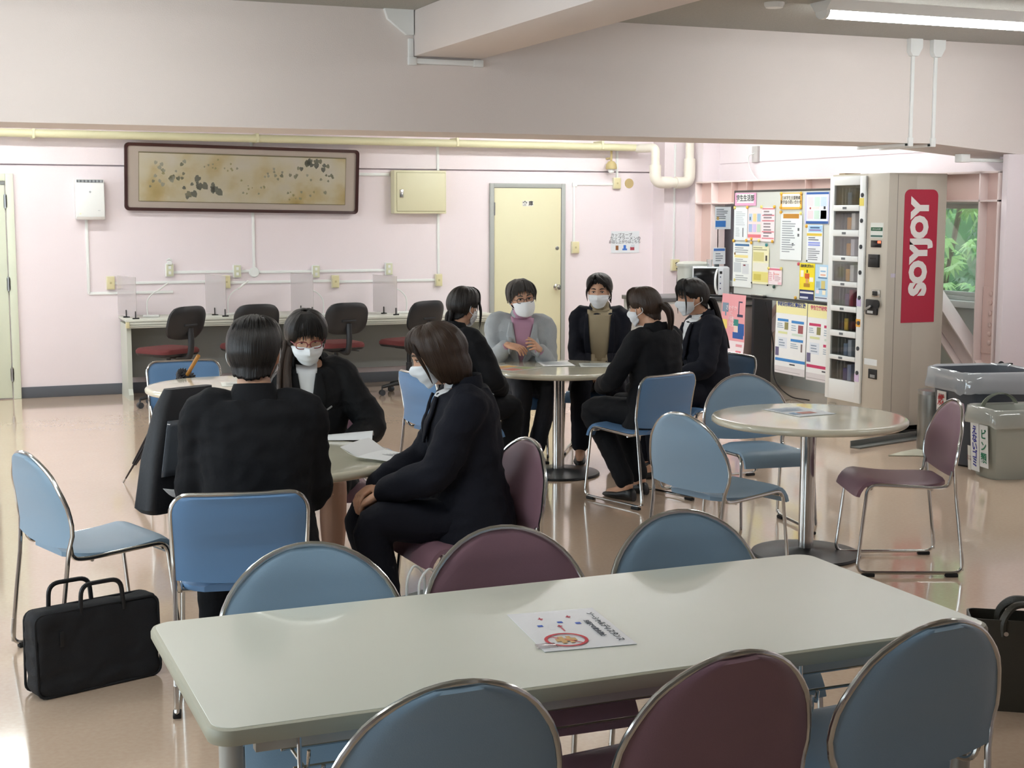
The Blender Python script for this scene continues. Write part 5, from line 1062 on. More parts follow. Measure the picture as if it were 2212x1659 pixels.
def mask(X, parent, fold=False, low=-.112):
    hm = MB(); head_mesh(hm, Matrix.Identity(4), 1)
    me = bpy.data.meshes.new('t'); me.from_pydata(hm.v, [], hm.f); bm = bmesh.new(); bm.from_mesh(me); bv = BVHTree.FromBMesh(bm); bm.free(); bpy.data.meshes.remove(me)
    nu, nv = 22, 14; top = lambda u: -.008-.014*abs(u)**1.6; bot = lambda u: low+.040*abs(u)**1.8
    def pt(u, v):
        z = bot(u)+(top(u)-bot(u))*v; th = u*R(74); d = V((math.sin(th), math.cos(th), 0))
        h = bv.ray_cast(V((0, 0, max(z, -.085)))+d*.3, -d)[0]
        r_ = (h.xy.length if h else .07)
        c = 1-abs(u); ten = .016*math.exp(-((v-.62)/.3)**2)*max(0, 1-abs(u)*1.4)
        if fold: r2 = .128-.052*abs(u)**.9-.012*abs(v-.55)**2*4; r_ = max(r_+.004, r2 if abs(u) < .8 else r_)
        else: r_ = max(r_+.005+ten, .093+.018*c-.02*abs(u)**3-.010*abs(v-.5)*2-.026*(1-v)**2)+(.0018*math.sin(v*PI*7)*(1-abs(u)**4))
        return X@V((d.x*r_, d.y*r_, z))
    mb = MB(); mb.grid(lambda u, v: tuple(pt(2*u-1, v)), nu, nv); o = mb.build('face_mask', mask_m, parent, 60, recalc=False)
    sd = o.modifiers.new('t', 'SOLIDIFY'); sd.thickness = .0025; sd.offset = 0
    for s in (-1, 1):
        e1, e2 = pt(s, .93), pt(s, .07); ear = X@V((s*.086, -.022, .022)); e3 = X@V((s*.086, -.03, -.028))
        MB().tube(spl([e1, X@V((s*.083, .012, .012)), ear, X@V((s*.09, -.034, -.005)), e3, X@V((s*.078, .018, -.05)), e2], 5), .0018, 5).build('ear_loop', mask_m, o)
    return o
def eyes(X, parent, hair, down=True, brow=True):
    for s in (-1, 1):
        e = MB().ell(X@V((s*.031, .074, .008)), (.0135, .010, .0062 if not down else .004), X.to_3x3(), 14, 8).build('eye', eye_w, parent, 60)
        MB().ell(X@V((s*.031, .082, .0075)), (.006, .004, .0058 if not down else .0036), X.to_3x3(), 10, 6).build('iris', eye_d, e, 60)
        MB().tube([X@V((s*x, y, z)) for x, y, z in ((.016, .0865, .012), (.024, .088, .0155), (.033, .086, .0155), (.044, .079, .011))], .0018, 5).build('eyelid_line', eye_d, e)
        if brow: MB().tube([X@V((s*x, y, z)) for x, y, z in ((.014, .092, .030), (.026, .0915, .035), (.038, .087, .035), (.05, .078, .029))], [.003, .0038, .0034, .0015], 6).build('eyebrow', hair, parent)
def glasses(X, parent, col, w=.026):
    fm = mat('frame_'+col.strip('#'), col, .3, .3, var=0); g = MB()
    for s in (-1, 1):
        g.tube([X@V((s*.033+w*math.copysign(abs(math.cos(a))**.75, math.cos(a)), .100-.004*abs(math.cos(a)), .002+.017*math.copysign(abs(math.sin(a))**.75, math.sin(a)))) for a in [2*PI*i/22 for i in range(22)]], .0022, 6, closed=True)
        g.tube([X@V((s*.059, .097, .008)), X@V((s*.077, .06, .010)), X@V((s*.083, -.005, .012)), X@V((s*.083, -.025, -.004))], .0020, 6)
    g.tube([X@V((-.008, .103, .006)), X@V((0, .106, .008)), X@V((.008, .103, .006))], .002, 6)
    o = g.build('glasses', fm, parent)
    for s in (-1, 1): MB().add([X@V((s*.033+w*.97*math.cos(a), .0985, .002+.0165*math.sin(a))) for a in [2*PI*i/16 for i in range(16)]], [tuple(range(16))]).build('lens', lens_m, o, 0)
def hand(wrist, dirv, palmn, side, curl=(30, 35, 40, 45), thumb=35, spread=6, S=1.0):
    """wrist point, hand direction, palm normal (the way the palm faces)"""
    D = V(dirv).normalized(); Nn = V(palmn); Nn = (Nn-D*Nn.dot(D)).normalized(); T = D.cross(Nn)*side     # T towards the thumb side
    w = V(wrist); mb = MB(); L = lambda a, b, c: w+(D*a+T*b-Nn*c)*S
    rings = []
    for a, hw, ht in ((-.02, .026, .019), (.0, .027, .018), (.03, .036, .017), (.06, .041, .016), (.085, .041, .013), (.095, .036, .009)): rings.append(ering(L(a, 0, 0), T, Nn, hw*S, ht*S, 14, 2.6))
    mb.loft(rings)
    for i, (b, l) in enumerate(((.030, .074), (.010, .082), (-.011, .076), (-.030, .060))):
        p = L(.082, b, 0); ang = R(curl[i]*.45); dd = (D+T*math.tan(R(spread*(1.4-i)))*.6).normalized(); pts = [p-dd*.02]; rad = [.0092*S]; cur = dd
        pts.append(p); rad.append(.0092*S)
        for j, f in enumerate((.46, .30, .24)):
            cur = (cur*math.cos(ang)+Nn*math.sin(ang)).normalized() if True else cur
            p = p+cur*l*f*S; pts.append(p); rad.append((.0086, .0080, .0066)[j]*S); ang = R(curl[i]*(.9, .6, .6)[j]); nx = Nn.cross(T)
            # re-orthogonalise the bending normal
            ax_ = cur.cross(Nn); Nn_l = Nn
        mb.tube(pts, rad, 9); mb.ell(pts[-1], (rad[-1],)*3, nu=8, nv=6)
        for q, r_ in zip(pts[1:-1], rad[1:-1]): mb.ell(q, (r_*1.03,)*3, nu=8, nv=6)
    b0 = L(.012, .026, 0); t1 = (D*.75+T*math.tan(R(thumb))*.9+Nn*.35).normalized(); p1 = b0+t1*.045*S; t2 = (D*.95+T*.25+Nn*.3).normalized(); p2 = p1+t2*.032*S; p3 = p2+(t2+Nn*.15).normalized()*.026*S
    P = [b0-t1*.012, b0, p1, p2, p3]; rd = [.013*S, .0135*S, .0105*S, .0095*S, .0075*S]; mb.tube(P, rd, 9)
    for q, r_ in zip(P, rd): mb.ell(q, (r_,)*3, nu=8, nv=6)
    return remesh(mb, .0032, 2)
def patch(bv, frame, rows, cols, left, right, v0, v1, off, name, m, parent, thick=.004):
    """cloth patch laid on a garment. frame(v)->(centre, right axis, forward axis); left(v), right(v) in metres across"""
    def f(u, w_):
        v = v0+(v1-v0)*w_; c, rx, fy = frame(v); x = left(v)+(right(v)-left(v))*u
        o_ = c+rx*x+fy*.5; h = bv.ray_cast(o_, -fy, .9); p = h[0] if h[0] else c+rx*x+fy*.1
        return tuple(p+fy*off)
    mb = MB().grid(f, cols, rows); o = mb.build(name, m, parent, 60, recalc=False); sd = o.modifiers.new('t', 'SOLIDIFY'); sd.thickness = thick; sd.offset = 1 if False else 0; return o
def person(label, x, y, ang, S=1.0, fem=True, lean=8, side=0, head=(0, 0, 0), neck_fwd=.02, arms=None, legs=None, suit=suit_blk, trousers=None, skirt=False, top=None,
           inner=None, collar=None, zs=.445, hair=None, hands=(True, True), seed=1, bulk=1.0, jacket_hem=-.10, zoff=0, twist=0, hand_cfg=None, shoes=True):
    rz = R(ang-90)
    shw = (.145 if fem else .166)*S; rows = [(-.09, .165, .135), (0, .172, .130), (.09, .158, .115), (.17, .138 if fem else .15, .102), (.27, .142 if fem else .16, .106), (.36, .148 if fem else .168, .108), (.43, .142 if fem else .165, .090), (.475, .105, .072), (.505, .060, .058)]
    hip = V((0, 0, zs+.092*S+zoff)); U = []; c = hip.copy(); prev = -.09
    def axes(s):
        t = max(0, min(1, (s+.05)/.5)); a = R(lean*(.45+.95*t)); b = R(side*t); tw = R(twist*t)
        up = V((math.sin(b), math.sin(a), math.cos(a)*math.cos(b))).normalized(); rx = V((math.cos(tw), -math.sin(tw), 0)); rx = (rx-up*rx.dot(up)).normalized(); return up, rx, up.cross(rx)
    def spine(s):
        p = hip.copy(); n = 12
        for i in range(n): p += axes(s*(i+.5)/n)[0]*(s*S/n)
        return p
    def torso(mb, infl, s0, s1, flare=0):
        rings = []; ss = [r_[0] for r_ in rows if s0-1e-6 <= r_[0] <= s1+1e-6]
        if not ss or ss[0] > s0+.005: ss = [s0]+ss
        for s in ss:
            a = lerp_tab([(r_[0], r_[1]) for r_ in rows], s); b = lerp_tab([(r_[0], r_[2]) for r_ in rows], s); up, rx, fy = axes(s)
            fl = flare*max(0, -s)*2; rings.append(ering(spine(s)+fy*(.01 if s < .4 else 0), rx, fy, (a*S+infl)*bulk+fl, (b*S+infl)*(bulk if s < .3 else 1)+fl*.6, 24, 2.4))
        mb.loft(rings)
    up, rx, fy = axes(.44); sh = {-1: spine(.435)-rx*shw, 1: spine(.435)+rx*shw}
    nb = spine(.49); hy_, hp, hr = head
    arms = arms or {}; legs = legs or {}
    # arms
    A = {}
    for s in (-1, 1):
        wr, hint = arms.get(s, ((s*.12, .33, zs+.20), (s*.5, -.1, .3))); A[s] = (sh[s],)+ik(sh[s], wr, .285*S, .245*S, hint)
    LG = {}
    for s in (-1, 1):
        kn, an = legs.get(s, ((s*.12, .43*S, zs+.07), (s*.12, .40*S, .085))); LG[s] = (hip+V((s*.088*S, .0, -.01)), V(kn), V(an))
    # head placement
    neck_top = nb+axes(.5)[0]*.040*S+fy*neck_fwd
    Rh = Matrix.Rotation(R(hy_), 3, 'Z')@Matrix.Rotation(R(-hp), 3, 'X')@Matrix.Rotation(R(hr), 3, 'Y')
    hs = (.97 if fem else 1.02)*S
    hc = neck_top+Rh@V((0, .022, .098*hs)); X = Matrix.Translation(hc)@Rh.to_4x4()@Matrix.Scale(hs, 4)
    # ---- body: one continuous surface
    mb = MB(); torso(mb, -.006, -.09, .505); head_mesh(mb, X, fem)
    limb(mb, [nb-axes(.49)[0]*.04, nb+axes(.5)[0]*.03*S+fy*.004, X@V((0, -.018, -.055))], [.058*S, .050*S if fem else .058*S, .052*S], 16)
    for s in (-1, 1):
        a, e, w_ = A[s]; limb(mb, [a-rx*s*.02, a.lerp(e, .5), e, e.lerp(w_, .4), w_], [.050*S, .043*S, .037*S, .036*S, .025*S])
        h_, k_, an = LG[s]; limb(mb, [h_, h_.lerp(k_, .5), k_, k_.lerp(an, .35), an], [.083*S, .072*S, .056*S, .054*S, .036*S])
        fd = V((0, 1, 0)); limb(mb, [an, an+V((0, .06, -.035)), an+V((0, .15, -.055))], [.036*S, .033*S, .022*S])
    me = remesh(mb, .0075, 3); me.materials.append(skin_m)
    # hands joined into the same mesh
    hc_ = hand_cfg or {}
    bmj = bmesh.new(); bmj.from_mesh(me)
    for s in (-1, 1):
        if not hands[0 if s < 0 else 1]: continue
        a, e, w_ = A[s]; cfg = hc_.get(s, {}); dv = cfg.get('dir', (w_-e).normalized()); pn = cfg.get('palm', (-s*.5, 0, -1))
        hm = hand(w_, dv, pn, cfg.get('side', s), cfg.get('curl', (35, 40, 45, 50)), cfg.get('thumb', 30), cfg.get('spread', 5), .95*S); bmj.from_mesh(hm); bpy.data.meshes.remove(hm)
    bmj.to_mesh(me); bmj.free(); me.polygons.foreach_set('use_smooth', [True]*len(me.polygons))
    P = link('person', me); P.location = (x, y, 0); P.rotation_euler = (0, 0, rz); tag(P, label, 'person', 'people seated at the round tables')
    # ---- trousers or skirt
    if skirt:
        mb = MB(); torso(mb, .014, -.09, .17)
        for s in (-1, 1): h_, k_, an = LG[s]; limb(mb, [h_, h_.lerp(k_, .5), h_.lerp(k_, .84)], [.105*S, .098*S, .088*S])
        m1 = remesh(mb, .009, 5, .003, seed); m1.materials.append(trousers or suit); link('skirt', m1, P)
        mb = MB()
        for s in (-1, 1): h_, k_, an = LG[s]; limb(mb, [h_.lerp(k_, .7), k_, k_.lerp(an, .35), an, an+V((0, .06, -.03))], [.07*S, .062*S, .060*S, .038*S, .034*S])
        m1 = remesh(mb, .007, 4); m1.materials.append(stock_m); link('stockings', m1, P)
    else:
        mb = MB(); torso(mb, .010, -.09, .12)
        for s in (-1, 1): h_, k_, an = LG[s]; limb(mb, [h_, h_.lerp(k_, .5), k_, k_.lerp(an, .4), k_.lerp(an, .92)], [.096*S, .086*S, .073*S, .068*S, .060*S])
        m1 = remesh(mb, .009, 4, .005, seed, 9); m1.materials.append(trousers or suit); link('trousers', m1, P)
    # ---- shoes
    if shoes:
        for s in (-1, 1):
            an = LG[s][2]; mbs = MB(); ft = V((0, 1, 0)); base = V((an.x, an.y, an.z-.085)); rings = []
            for yy, hw, z0, z1 in ((-.055, .022, .0, .045), (-.04, .032, .0, .075), (.0, .036, 0, .078), (.06, .040, .0, .055), (.12, .043, 0, .042), (.165, .036, .0, .034), (.19, .018, .004, .024)):
                cz = (z0+z1)/2; rings.append([base+V((hw*math.cos(t), yy, cz+(z1-z0)/2*math.sin(t))) for t in [2*PI*i/16 for i in range(16)]])
            mbs.loft(rings).build('shoe', shoe_m, P, 60)
    # ---- jacket
    mb = MB(); torso(mb, .028, jacket_hem, .475, .16)
    limb(mb, [spine(.40), spine(.455), spine(.485)], [.09*S, .075*S, .066*S])
    for s in (-1, 1):
        a, e, w_ = A[s]; cuff = e.lerp(w_, .84 if inner and inner.get('cuff') else .93); limb(mb, [spine(.42)+rx*s*.06*S, a+rx*s*.004, a.lerp(e, .5), e, e.lerp(w_, .45), cuff], [.076*S, .070*S*bulk, .068*S*bulk, .064*S*bulk, .058*S*bulk, .048*S])
    mj = remesh(mb, .009, 3, .0105, seed+3, 8); mj.materials.append(suit); J = link('jacket', mj, P)
    bm = bmesh.new(); bm.from_mesh(mj); bv = BVHTree.FromBMesh(bm); bm.free()
    fr = lambda s: (spine(s), axes(s)[1], axes(s)[2])
    # collar
    cu, cx, cf = axes(.5)
    rings = [ering(spine(.45)-cf*.004, cx, cf, .102*S, .092*S, 28), ering(spine(.485)-cf*.004, cx, cf, .084*S, .080*S, 28), ering(spine(.515)-cf*.012, cx, cf, .073*S, .070*S, 28), ering(spine(.528)-cf*.016, cx, cf, .068*S, .064*S, 28), ering(spine(.525)-cf*.014, cx, cf, .063*S, .058*S, 28), ering(spine(.46), cx, cf, .060*S, .056*S, 28)]
    nn_ = 28; cut = [i % nn_ for i in range(12, 12+nn_-7)]; MB().loft([[r_[i] for i in cut] for r_ in rings], cap=False, closed_ring=False).build('collar', suit, J, 60)
    if inner:
        v_bot, wid = inner.get('v', .2), inner.get('w', .07); ic = inner['mat']
        hw = lambda v: wid*max(.02, (v-v_bot)/(.47-v_bot))**inner.get('p', .8)
        patch(bv, fr, 18, 8, lambda v: -hw(v), lambda v: hw(v), v_bot, .492, .004, 'shirt_front', ic, P)
        lw = inner.get('lapel', .045)
        if lw:
            for s in (-1, 1):
                lp = lambda v: lw*math.sin(PI*min(1, max(.03, (v-v_bot)/(.47-v_bot))**.8*.93))+.006
                patch(bv, fr, 16, 4, (lambda v: hw(v)-.004) if s > 0 else (lambda v: -hw(v)-lp(v)), (lambda v: hw(v)+lp(v)) if s > 0 else (lambda v: -hw(v)+.004), v_bot-.01, .47, .015, 'lapel', suit, J, .009)
        if inner.get('turtle'):
            limb_ = MB(); limb(limb_, [nb-axes(.49)[0]*.03, nb+axes(.5)[0]*.02*S+fy*.006, X@V((0, -.010, -.085))], [.086*S, .068*S, .058*S], 20); limb_.build('turtleneck', ic, P, 60)
        else:
            rings = [ering(spine(.475)+cf*.006, cx, cf, .064*S, .064*S, 28), ering(spine(.515)+cf*.006, cx, cf, .056*S, .056*S, 28), ering(spine(.51)+cf*.004, cx, cf, .053*S, .052*S, 28)]
            MB().loft(rings, cap=False).build('shirt_collar', ic, P, 60)
    if inner and inner.get('seam'):
        ps = []
        for i_ in range(10):
            v = v_bot-i_/9*(v_bot+.06); c_, rx_, fy_ = fr(v); h = bv.ray_cast(c_+rx_*(.006+.03*(i_/9)**2)+fy_*.5, -fy_, .9)[0]
            if h: ps.append(h+fy_*.002)
        if len(ps) > 2: MB().tube(ps, .003, 6).build('front_edge', blk_rub, J)
    for v in inner.get('buttons', ()) if inner else ():
        c_, rx_, fy_ = fr(v); h = bv.ray_cast(c_+rx_*.012+fy_*.5, -fy_, .9)[0]
        if h: MB().ell(h, (.008, .008, .004)).build('button', blk_rub, J)
    # ---- cuffs
    cf_m = inner['mat'] if inner and inner.get('cuff') else None
    if cf_m:
        for s in (-1, 1): a, e, w_ = A[s]; MB().tube([e.lerp(w_, .80), e.lerp(w_, .99)], [.042*S, .034*S], 16).build('cuff', cf_m, P)
    return P, X, dict(A=A, LG=LG, spine=spine, axes=axes, bv=bv)
def hair_of(P, X, kind, m, seed=1):
    if kind == 'short':
        hair_shell(X, tab((0, .058), (35, .05), (62, .03), (72, -.005), (80, .022), (100, .022), (112, -.02), (130, -.045), (180, -.05)), tab((0, .058), (35, .05), (62, .03), (72, -.005), (80, .022), (100, .022), (112, -.03), (130, -.075), (180, -.092)), .010, 'hair', m, P, seed, bulge=.012)
        rnd = random.Random(seed); pp = []
        for i in range(70):
            a = rnd.uniform(-PI, PI); r1 = rnd.uniform(.01, .05); p0 = V((r1*math.sin(a), r1*math.cos(a)-.015, .131*math.sqrt(1-(r1/.1)**2))); l = rnd.uniform(.4, 1)
            a2 = a+rnd.uniform(-.3, .3); pp.append(([p0, (.070*math.sin(a2), .086*math.cos(a2)-.006, .098), (.086*math.sin(a2), .104*math.cos(a2)-.004, .09-.07*l)], .006, .001))
        strands(X, pp, 'hair_strand', m, P)
    if kind == 'swept':   # grey man: side-parted, ears covered at the top
        ln = tab((0, .066), (30, .06), (55, .035), (75, .0), (92, -.02), (105, -.03), (130, -.05), (180, -.05)); hair_shell(X, ln, tab((0, .066), (30, .06), (55, .035), (75, .0), (92, -.015), (105, -.03), (130, -.075), (180, -.085)), .012, 'hair', m, P, seed, bulge=.014)
        rnd = random.Random(seed); pp = []
        for i in range(46):
            x0 = rnd.uniform(-.02, .03); t = rnd.uniform(-.06, .07); pp.append(([(x0, rnd.uniform(-.02, .04), .134), (t*.8, .075, .118), (t*1.15, .098-.4*abs(t), .085-.25*abs(t)), (t*1.3, .098-.5*abs(t), .06-rnd.uniform(0, .03))], .008, .0012))
        for i in range(40):
            s = rnd.choice((-1, 1)); yy = rnd.uniform(-.08, .05); pp.append(([(.02*s, yy*.4, .133), (.07*s, yy, .10), (.092*s, yy, .05), (.09*s, yy-.01, rnd.uniform(-.03, .01))], .008, .0012))
        strands(X, pp, 'hair_strand', m, P)
    if kind in ('pony', 'tied'):
        ln = tab((0, .074), (30, .062), (50, .032), (65, .008), (82, .0), (100, -.005), (115, -.045), (150, -.05), (180, -.05)); hair_shell(X, ln, tab((0, .074), (30, .062), (50, .032), (65, .008), (82, .0), (100, -.005), (115, -.05), (150, -.085), (180, -.092)), .010, 'hair', m, P, seed, bulge=.013)
    if kind == 'bob':
        ln = tab((0, .062), (30, .05), (48, .03), (60, .01), (180, -.03)); le = tab((0, .062), (38, .05), (54, .02), (66, -.05), (78, -.10), (110, -.125), (180, -.135)); hair_shell(X, ln, le, .012, 'hair', m, P, seed, bulge=.016, wave=.005)
    if kind == 'long':
        ln = tab((0, .05), (30, .04), (50, .02), (65, .0), (180, -.03)); le = tab((0, .05), (35, .035), (52, .0), (66, -.02), (95, -.03), (120, -.09), (180, -.1)); hair_shell(X, ln, le, .012, 'hair', m, P, seed, bulge=.014)
def fringe(X, P, m, seed, side=0, n=18, low=.028, span=.055):
    rnd = random.Random(seed); pp = []
    for i in range(n):
        t = -span+2*span*i/(n-1); j = rnd.uniform(-.006, .006); lo = low-.25*abs(t)+rnd.uniform(-.008, .006)
        pp.append(([(t*.35+side*.01, .035, .131), (t*.8, .082-.25*abs(t), .112), (t*1.05+j, .107-.55*abs(t), .075), (t*1.15+j+side*.012, .107-.55*abs(t), lo)], .0075, .0012))
    strands(X, pp, 'fringe', m, P)
def tail(X, P, m, root, pts, r=.028, seed=1, n=16):
    rnd = random.Random(seed); pp = []
    for i in range(n):
        a = rnd.uniform(0, 2*PI); q = math.sqrt(rnd.random()); dx, dy = math.cos(a)*q, math.sin(a)*q
        path = [V(root)+V((dx*.006, dy*.006, 0))]
        for k_, p in enumerate(pts): f = r*(1-.45*(k_/max(1, len(pts)-1))**2); path.append(V(p)+V((dx*f, dy*f*.8, rnd.uniform(-.006, .006)+(-.02*rnd.random() if k_ == len(pts)-1 else 0))))
        pp.append((path, .011, .002))
    o = strands(X, pp, 'ponytail', m, P); MB().tube([X@V((root[0]+.016*math.cos(a), root[1]+.004, root[2]+.016*math.sin(a))) for a in [2*PI*i/14 for i in range(14)]], .006, 6, closed=True).build('hair_tie', blk_rub, o)
def side_locks(X, P, m, spec):
    for q in spec: strands(X, [q], 'loose_lock', m, P)
# 1 man seen from behind
P, X, I = person('man in a black suit seen from behind at the near round table', 1.07, 4.93, 79, 1.05, False, 6, 0, (-12, 8, 0), .02,
   {-1: ((-.16, .34, .64), (-.42, -.35, .2)), 1: ((.14, .33, .62), (.42, -.35, .2))}, {-1: ((-.16, .45, .53), (-.15, .40, .085)), 1: ((.14, .45, .53), (.14, .42, .085))}, suit_blk, seed=1, hands=(True, True), bulk=1.04, jacket_hem=-.09,
   inner=dict(mat=shirt_w, v=.2, w=.06))
hair_of(P, X, 'short', black_hair, 1); mask(X, P); eyes(X, P, black_hair)
# 2 woman with glasses, facing the camera
P, X, I = person('woman with red glasses and a black hooded coat facing the camera', 1.63, 6.40, 257, 1.0, True, 8, 0, (6, 18, 3), .03,
   {-1: ((-.16, .30, .66), (-.7, -.05, .4)), 1: ((.10, .30, .62), (.7, 0, .4))}, {-1: ((-.10, .40, .50), (-.10, .34, .085)), 1: ((.06, .40, .50), (.05, .34, .085))}, coat_blk, skirt=True, trousers=suit_blk, seed=2, bulk=1.10,
   inner=dict(mat=shirt_w, v=.22, w=.045, lapel=.05, p=.9))
hair_of(P, X, 'long', black_hair, 2); fringe(X, P, black_hair, 3, 0, 18, .034, .058); mask(X, P); eyes(X, P, black_hair, True, False); glasses(X, P, '#8a3a40')
sp, axs = I['spine'], I['axes']
rnd = random.Random(8); q0 = X@V((.07, -.03, -.02)); pth = []
for i in range(22):
    dx, dy = rnd.uniform(-.02, .02), rnd.uniform(-.025, .025); pth.append(([q0+V((dx, dy, 0)), q0+V((.025+dx, .03+dy, -.10)), q0+V((.03+dx*1.3, .10+dy, -.20)), q0+V((.02+dx*1.6, .13+dy, -.30)), q0+V((.0+dx*1.2, .135+dy, -.37+rnd.uniform(-.03, .03)))], .013, .002))
strands(Matrix.Identity(4), pth, 'gathered_hair', brown_hair, P)
for s in (-1, 1):   # hood folds lying on the shoulders
    MB().tube(spl([sp(.47)+V((s*.03, -.08, .03)), sp(.46)+V((s*.085, -.02, .03)), sp(.42)+V((s*.085, .07, .0)), sp(.33)+V((s*.06, .115, 0))], 6), [.03]*6+[.028]*6+[.022]*6+[.012], 10).build('hood', coat_blk, P)
h = I['bv'].ray_cast(sp(.30)+axs(.3)[1]*-.09+axs(.3)[2]*.5, -axs(.3)[2], .9)[0]
if h: MB().box(h-V((.025, .003, .004)), h+V((.02, .004, .004)), bev=.002, rot=Matrix.Rotation(R(35), 3, 'Y')).build('zip_pull', steel, P)
# 3 woman with a brown bob, looking down to the left
P, X, I = person('woman with a brown bob in a navy suit looking down at her lap', 1.965, 5.13, 168, 1.01, True, 5, 0, (-6, 20, 0), .035,
   {-1: ((-.06, .36, .63), (-.6, -.05, .35)), 1: ((.08, .37, .64), (.6, -.05, .35))}, {-1: ((-.11, .40, .52), (-.11, .34, .085)), 1: ((.10, .41, .52), (.1, .36, .085))}, suit_navy, seed=3,
   inner=dict(mat=shirt_w, v=.3, w=.05), hand_cfg={-1: dict(dir=(.35, .7, -.45), palm=(.1, -.3, -1), curl=(45, 50, 55, 60)), 1: dict(dir=(-.35, .7, -.4), palm=(-.1, -.3, -1), curl=(45, 50, 55, 60))}, bulk=1.05)
hair_of(P, X, 'bob', brown_hair, 3); fringe(X, P, brown_hair, 5, -.4, 14, .05, .05); mask(X, P); eyes(X, P, brown_hair)
side_locks(X, P, brown_hair, [([(s*.055, .07, .08), (s*.08, .07, .03), (s*.083, .06, -.03), (s*.076, .055, -.09+.01*k)], .009, .0015) for s in (-1, 1) for k in range(3)])
# 4 woman facing away at the far table
P, X, I = person('black-haired woman facing away towards the far round table', 2.87, 7.90, 24, .98, True, 7, 0, (4, 10, 0), .03,
   {-1: ((-.14, .34, .66), (-.7, -.05, .4)), 1: ((.12, .34, .63), (.7, -.05, .4))}, None, suit_blk, seed=4, inner=dict(mat=shirt_w, v=.28, w=.05), hands=(False, False))
hair_of(P, X, 'pony', black_hair, 4); fringe(X, P, black_hair, 4, .6, 14, .0, .06); mask(X, P); eyes(X, P, black_hair)
tail(X, P, black_hair, (0, -.108, -.035), [(0, -.125, -.06), (-.01, -.115, -.13), (-.02, -.09, -.2)], .022, 4)
side_locks(X, P, black_hair, [([(.06, .065, .06), (.078, .078, .0), (.082, .085, -.06), (.075, .09, -.13)], .008, .001), ([(.064, .06, .06), (.08, .07, .0), (.083, .075, -.05), (.08, .075, -.11)], .007, .001)])
# 5 man in the grey jacket talking with his hands
P, X, I = person('older man in a grey jacket and pink turtleneck talking with raised hands', 3.765, 8.97, 254, .96, False, 9, -4, (6, 4, 7), .045,
   {-1: ((-.11, .31, .79), (-.42, -.2, .2)), 1: ((.10, .29, .82), (.42, -.25, .2))}, {-1: ((-.17, .42, .53), (-.10, .20, .085)), 1: ((.02, .44, .56), (.02, .26, .085))}, suit_grey, trousers=trou_navy, seed=5,
   inner=dict(mat=knit_pink, v=.16, w=.075, lapel=.055, turtle=True, cuff=True, buttons=(.10, .03), seam=True),
   hand_cfg={-1: dict(dir=(.35, .6, .35), palm=(.8, -.2, -.3), curl=(40, 45, 50, 55), thumb=45, spread=10), 1: dict(dir=(-.75, .45, -.15), palm=(-.2, -.3, -1), curl=(35, 40, 45, 50), thumb=40, spread=8)}, bulk=1.03)
hair_of(P, X, 'swept', grey_hair, 5); mask(X, P, True); eyes(X, P, grey_hair, False); glasses(X, P, '#5a4a44', .024)
# 6 woman in the beige turtleneck
P, X, I = person('short-haired woman in a black jacket over a beige turtleneck facing the camera', 4.42, 9.03, 243, 1.0, True, 6, 0, (-6, 8, 0), .03,
   {-1: ((-.06, .30, .62), (-.4, -.2, .2)), 1: ((.04, .31, .60), (.4, -.2, .2))}, None, suit_navy, seed=6,
   inner=dict(mat=knit_beige, v=.0, w=.085, p=.35, lapel=.03, turtle=True), hand_cfg={-1: dict(dir=(.5, .6, -.4), palm=(.1, -.3, -1)), 1: dict(dir=(-.5, .6, -.4), palm=(-.1, -.3, -1))})
hair_of(P, X, 'pony', black_hair, 6); strands(X, [([(.02, .05, .128), (s*.03+.01, .092, .105), (s*.062, .082, .068), (s*.082, .05, .02)], .010, .002) for s in (-1, -.8, -.6, .8, 1)], 'swept_fringe', black_hair, P); mask(X, P); eyes(X, P, black_hair)
side_locks(X, P, black_hair, [([(s*.06, .06, .07), (s*.08, .05, .02), (s*.088, .03, -.02), (s*.085, .0, -.075)], .009, .001) for s in (-1, 1)]+[([(.03, -.10, -.03), (.045, -.1, -.06), (.05, -.09, -.1)], .014, .002), ([(-.03, -.10, -.03), (-.06, -.09, -.06), (-.075, -.07, -.1)], .014, .002)])
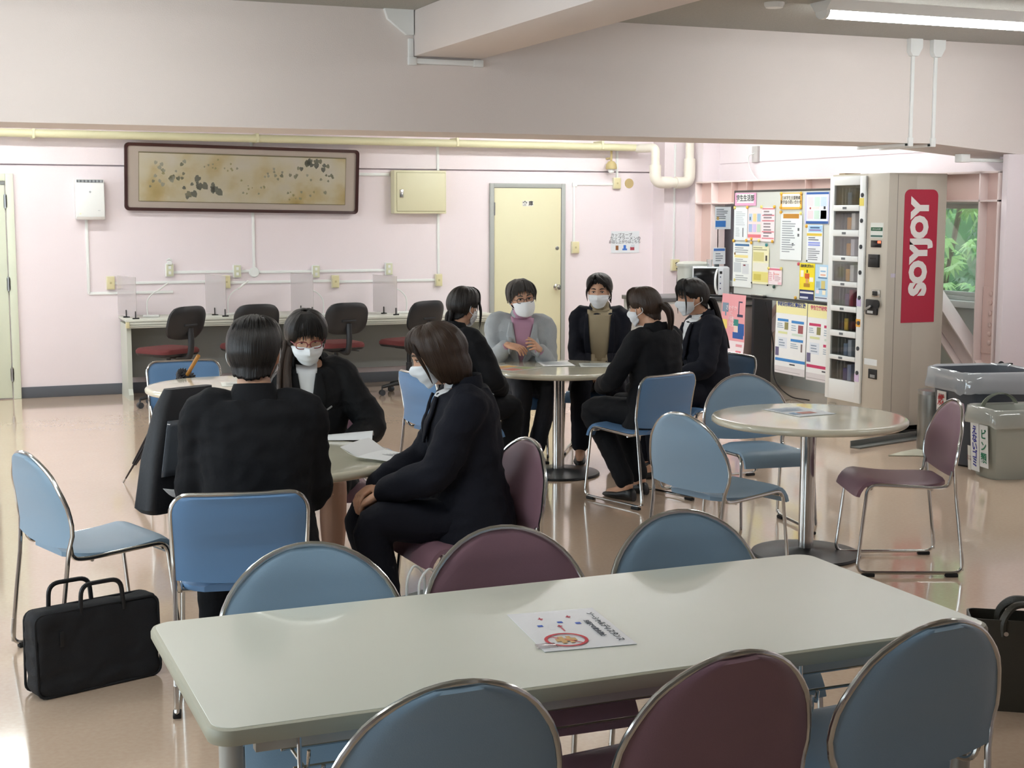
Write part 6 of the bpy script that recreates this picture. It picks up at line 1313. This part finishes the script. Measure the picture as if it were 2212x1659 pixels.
# 7 ponytailed woman seen from behind
P, X, I = person('woman with a brown ponytail seen from behind at the far round table', 4.0, 7.38, 110, .98, True, 5, 0, (14, 10, 0), .03,
   {-1: ((-.14, .33, .66), (-.7, -.05, .4)), 1: ((.10, .32, .62), (.7, -.05, .4))}, {-1: ((-.14, .41, .51), (-.15, .10, .085)), 1: ((.10, .42, .51), (.05, .18, .085))}, suit_blk, seed=7, inner=dict(mat=shirt_w, v=.28, w=.05), hands=(False, False))
hair_of(P, X, 'pony', brown_hair, 7); fringe(X, P, brown_hair, 9, -.4, 14, .01, .06); mask(X, P); eyes(X, P, brown_hair)
tail(X, P, brown_hair, (0, -.112, .0), [(.0, -.14, -.005), (.01, -.165, -.05), (.012, -.165, -.11), (.005, -.15, -.17)], .024, 7)
# 8 ponytailed woman in profile
P, X, I = person('woman with a long black ponytail in profile at the right of the far table', 4.74, 8.05, 172, 1.0, True, 7, 0, (0, 8, 0), .03,
   {-1: ((-.14, .33, .64), (-.7, -.05, .4)), 1: ((.10, .33, .62), (.7, -.05, .4))}, None, suit_navy, seed=8, inner=dict(mat=shirt_w, v=.24, w=.06), hands=(False, False))
hair_of(P, X, 'pony', black_hair, 8); fringe(X, P, black_hair, 11, 0, 16, .02, .055); mask(X, P); eyes(X, P, black_hair)
tail(X, P, black_hair, (0, -.108, -.03), [(0, -.135, -.04), (.0, -.155, -.1), (.0, -.175, -.2), (-.005, -.2, -.3), (0, -.215, -.36)], .028, 8, 20)
side_locks(X, P, black_hair, [([(s*.06, .07, .06), (s*.078, .075, .01), (s*.08, .078, -.04), (s*.074, .085, -.1)], .007, .001) for s in (-1, 1)])
# bag on the lap of the man in black
t = thing('shoulder_bag', 'large black bag with a clear sleeve standing on the lap of the man in black', 'bag', (.845, 5.30, .60), R(25))
bagm = mat('bag_black', '#16171c', .6, bump=.3, bs=80, var=.12)
rings = []
for z, w_, d_, o in ((0, .13, .05, .0), (.02, .15, .06, 0), (.2, .14, .055, .02), (.38, .12, .04, .05), (.45, .10, .025, .07)): rings.append([(x_+o, y_, z) for x_, y_ in rrect(-w_, -d_, w_, d_, min(.03, d_*.9), 4)])
MB().loft(rings).build('body', bagm, t, 40)
slv = MB().grid(lambda u, v: (-.10+.13*u+.045*v, -.066+.018*v, .14+.2*v), 6, 8).build('clear_sleeve', mat('sleeve_grey', '#4c5158', .15, coat=.6, var=.2, vsc=18), t, 60, recalc=False); slv.modifiers.new('t', 'SOLIDIFY').thickness = .003
MB().grid(lambda u, v: (-.10+.10*u, -.072-.01*u, .10-.03*v*math.sin(PI*u)-.02*u), 8, 3).build('paper_edge', paper, t, 60, recalc=False).modifiers.new('t', 'SOLIDIFY').thickness = .002
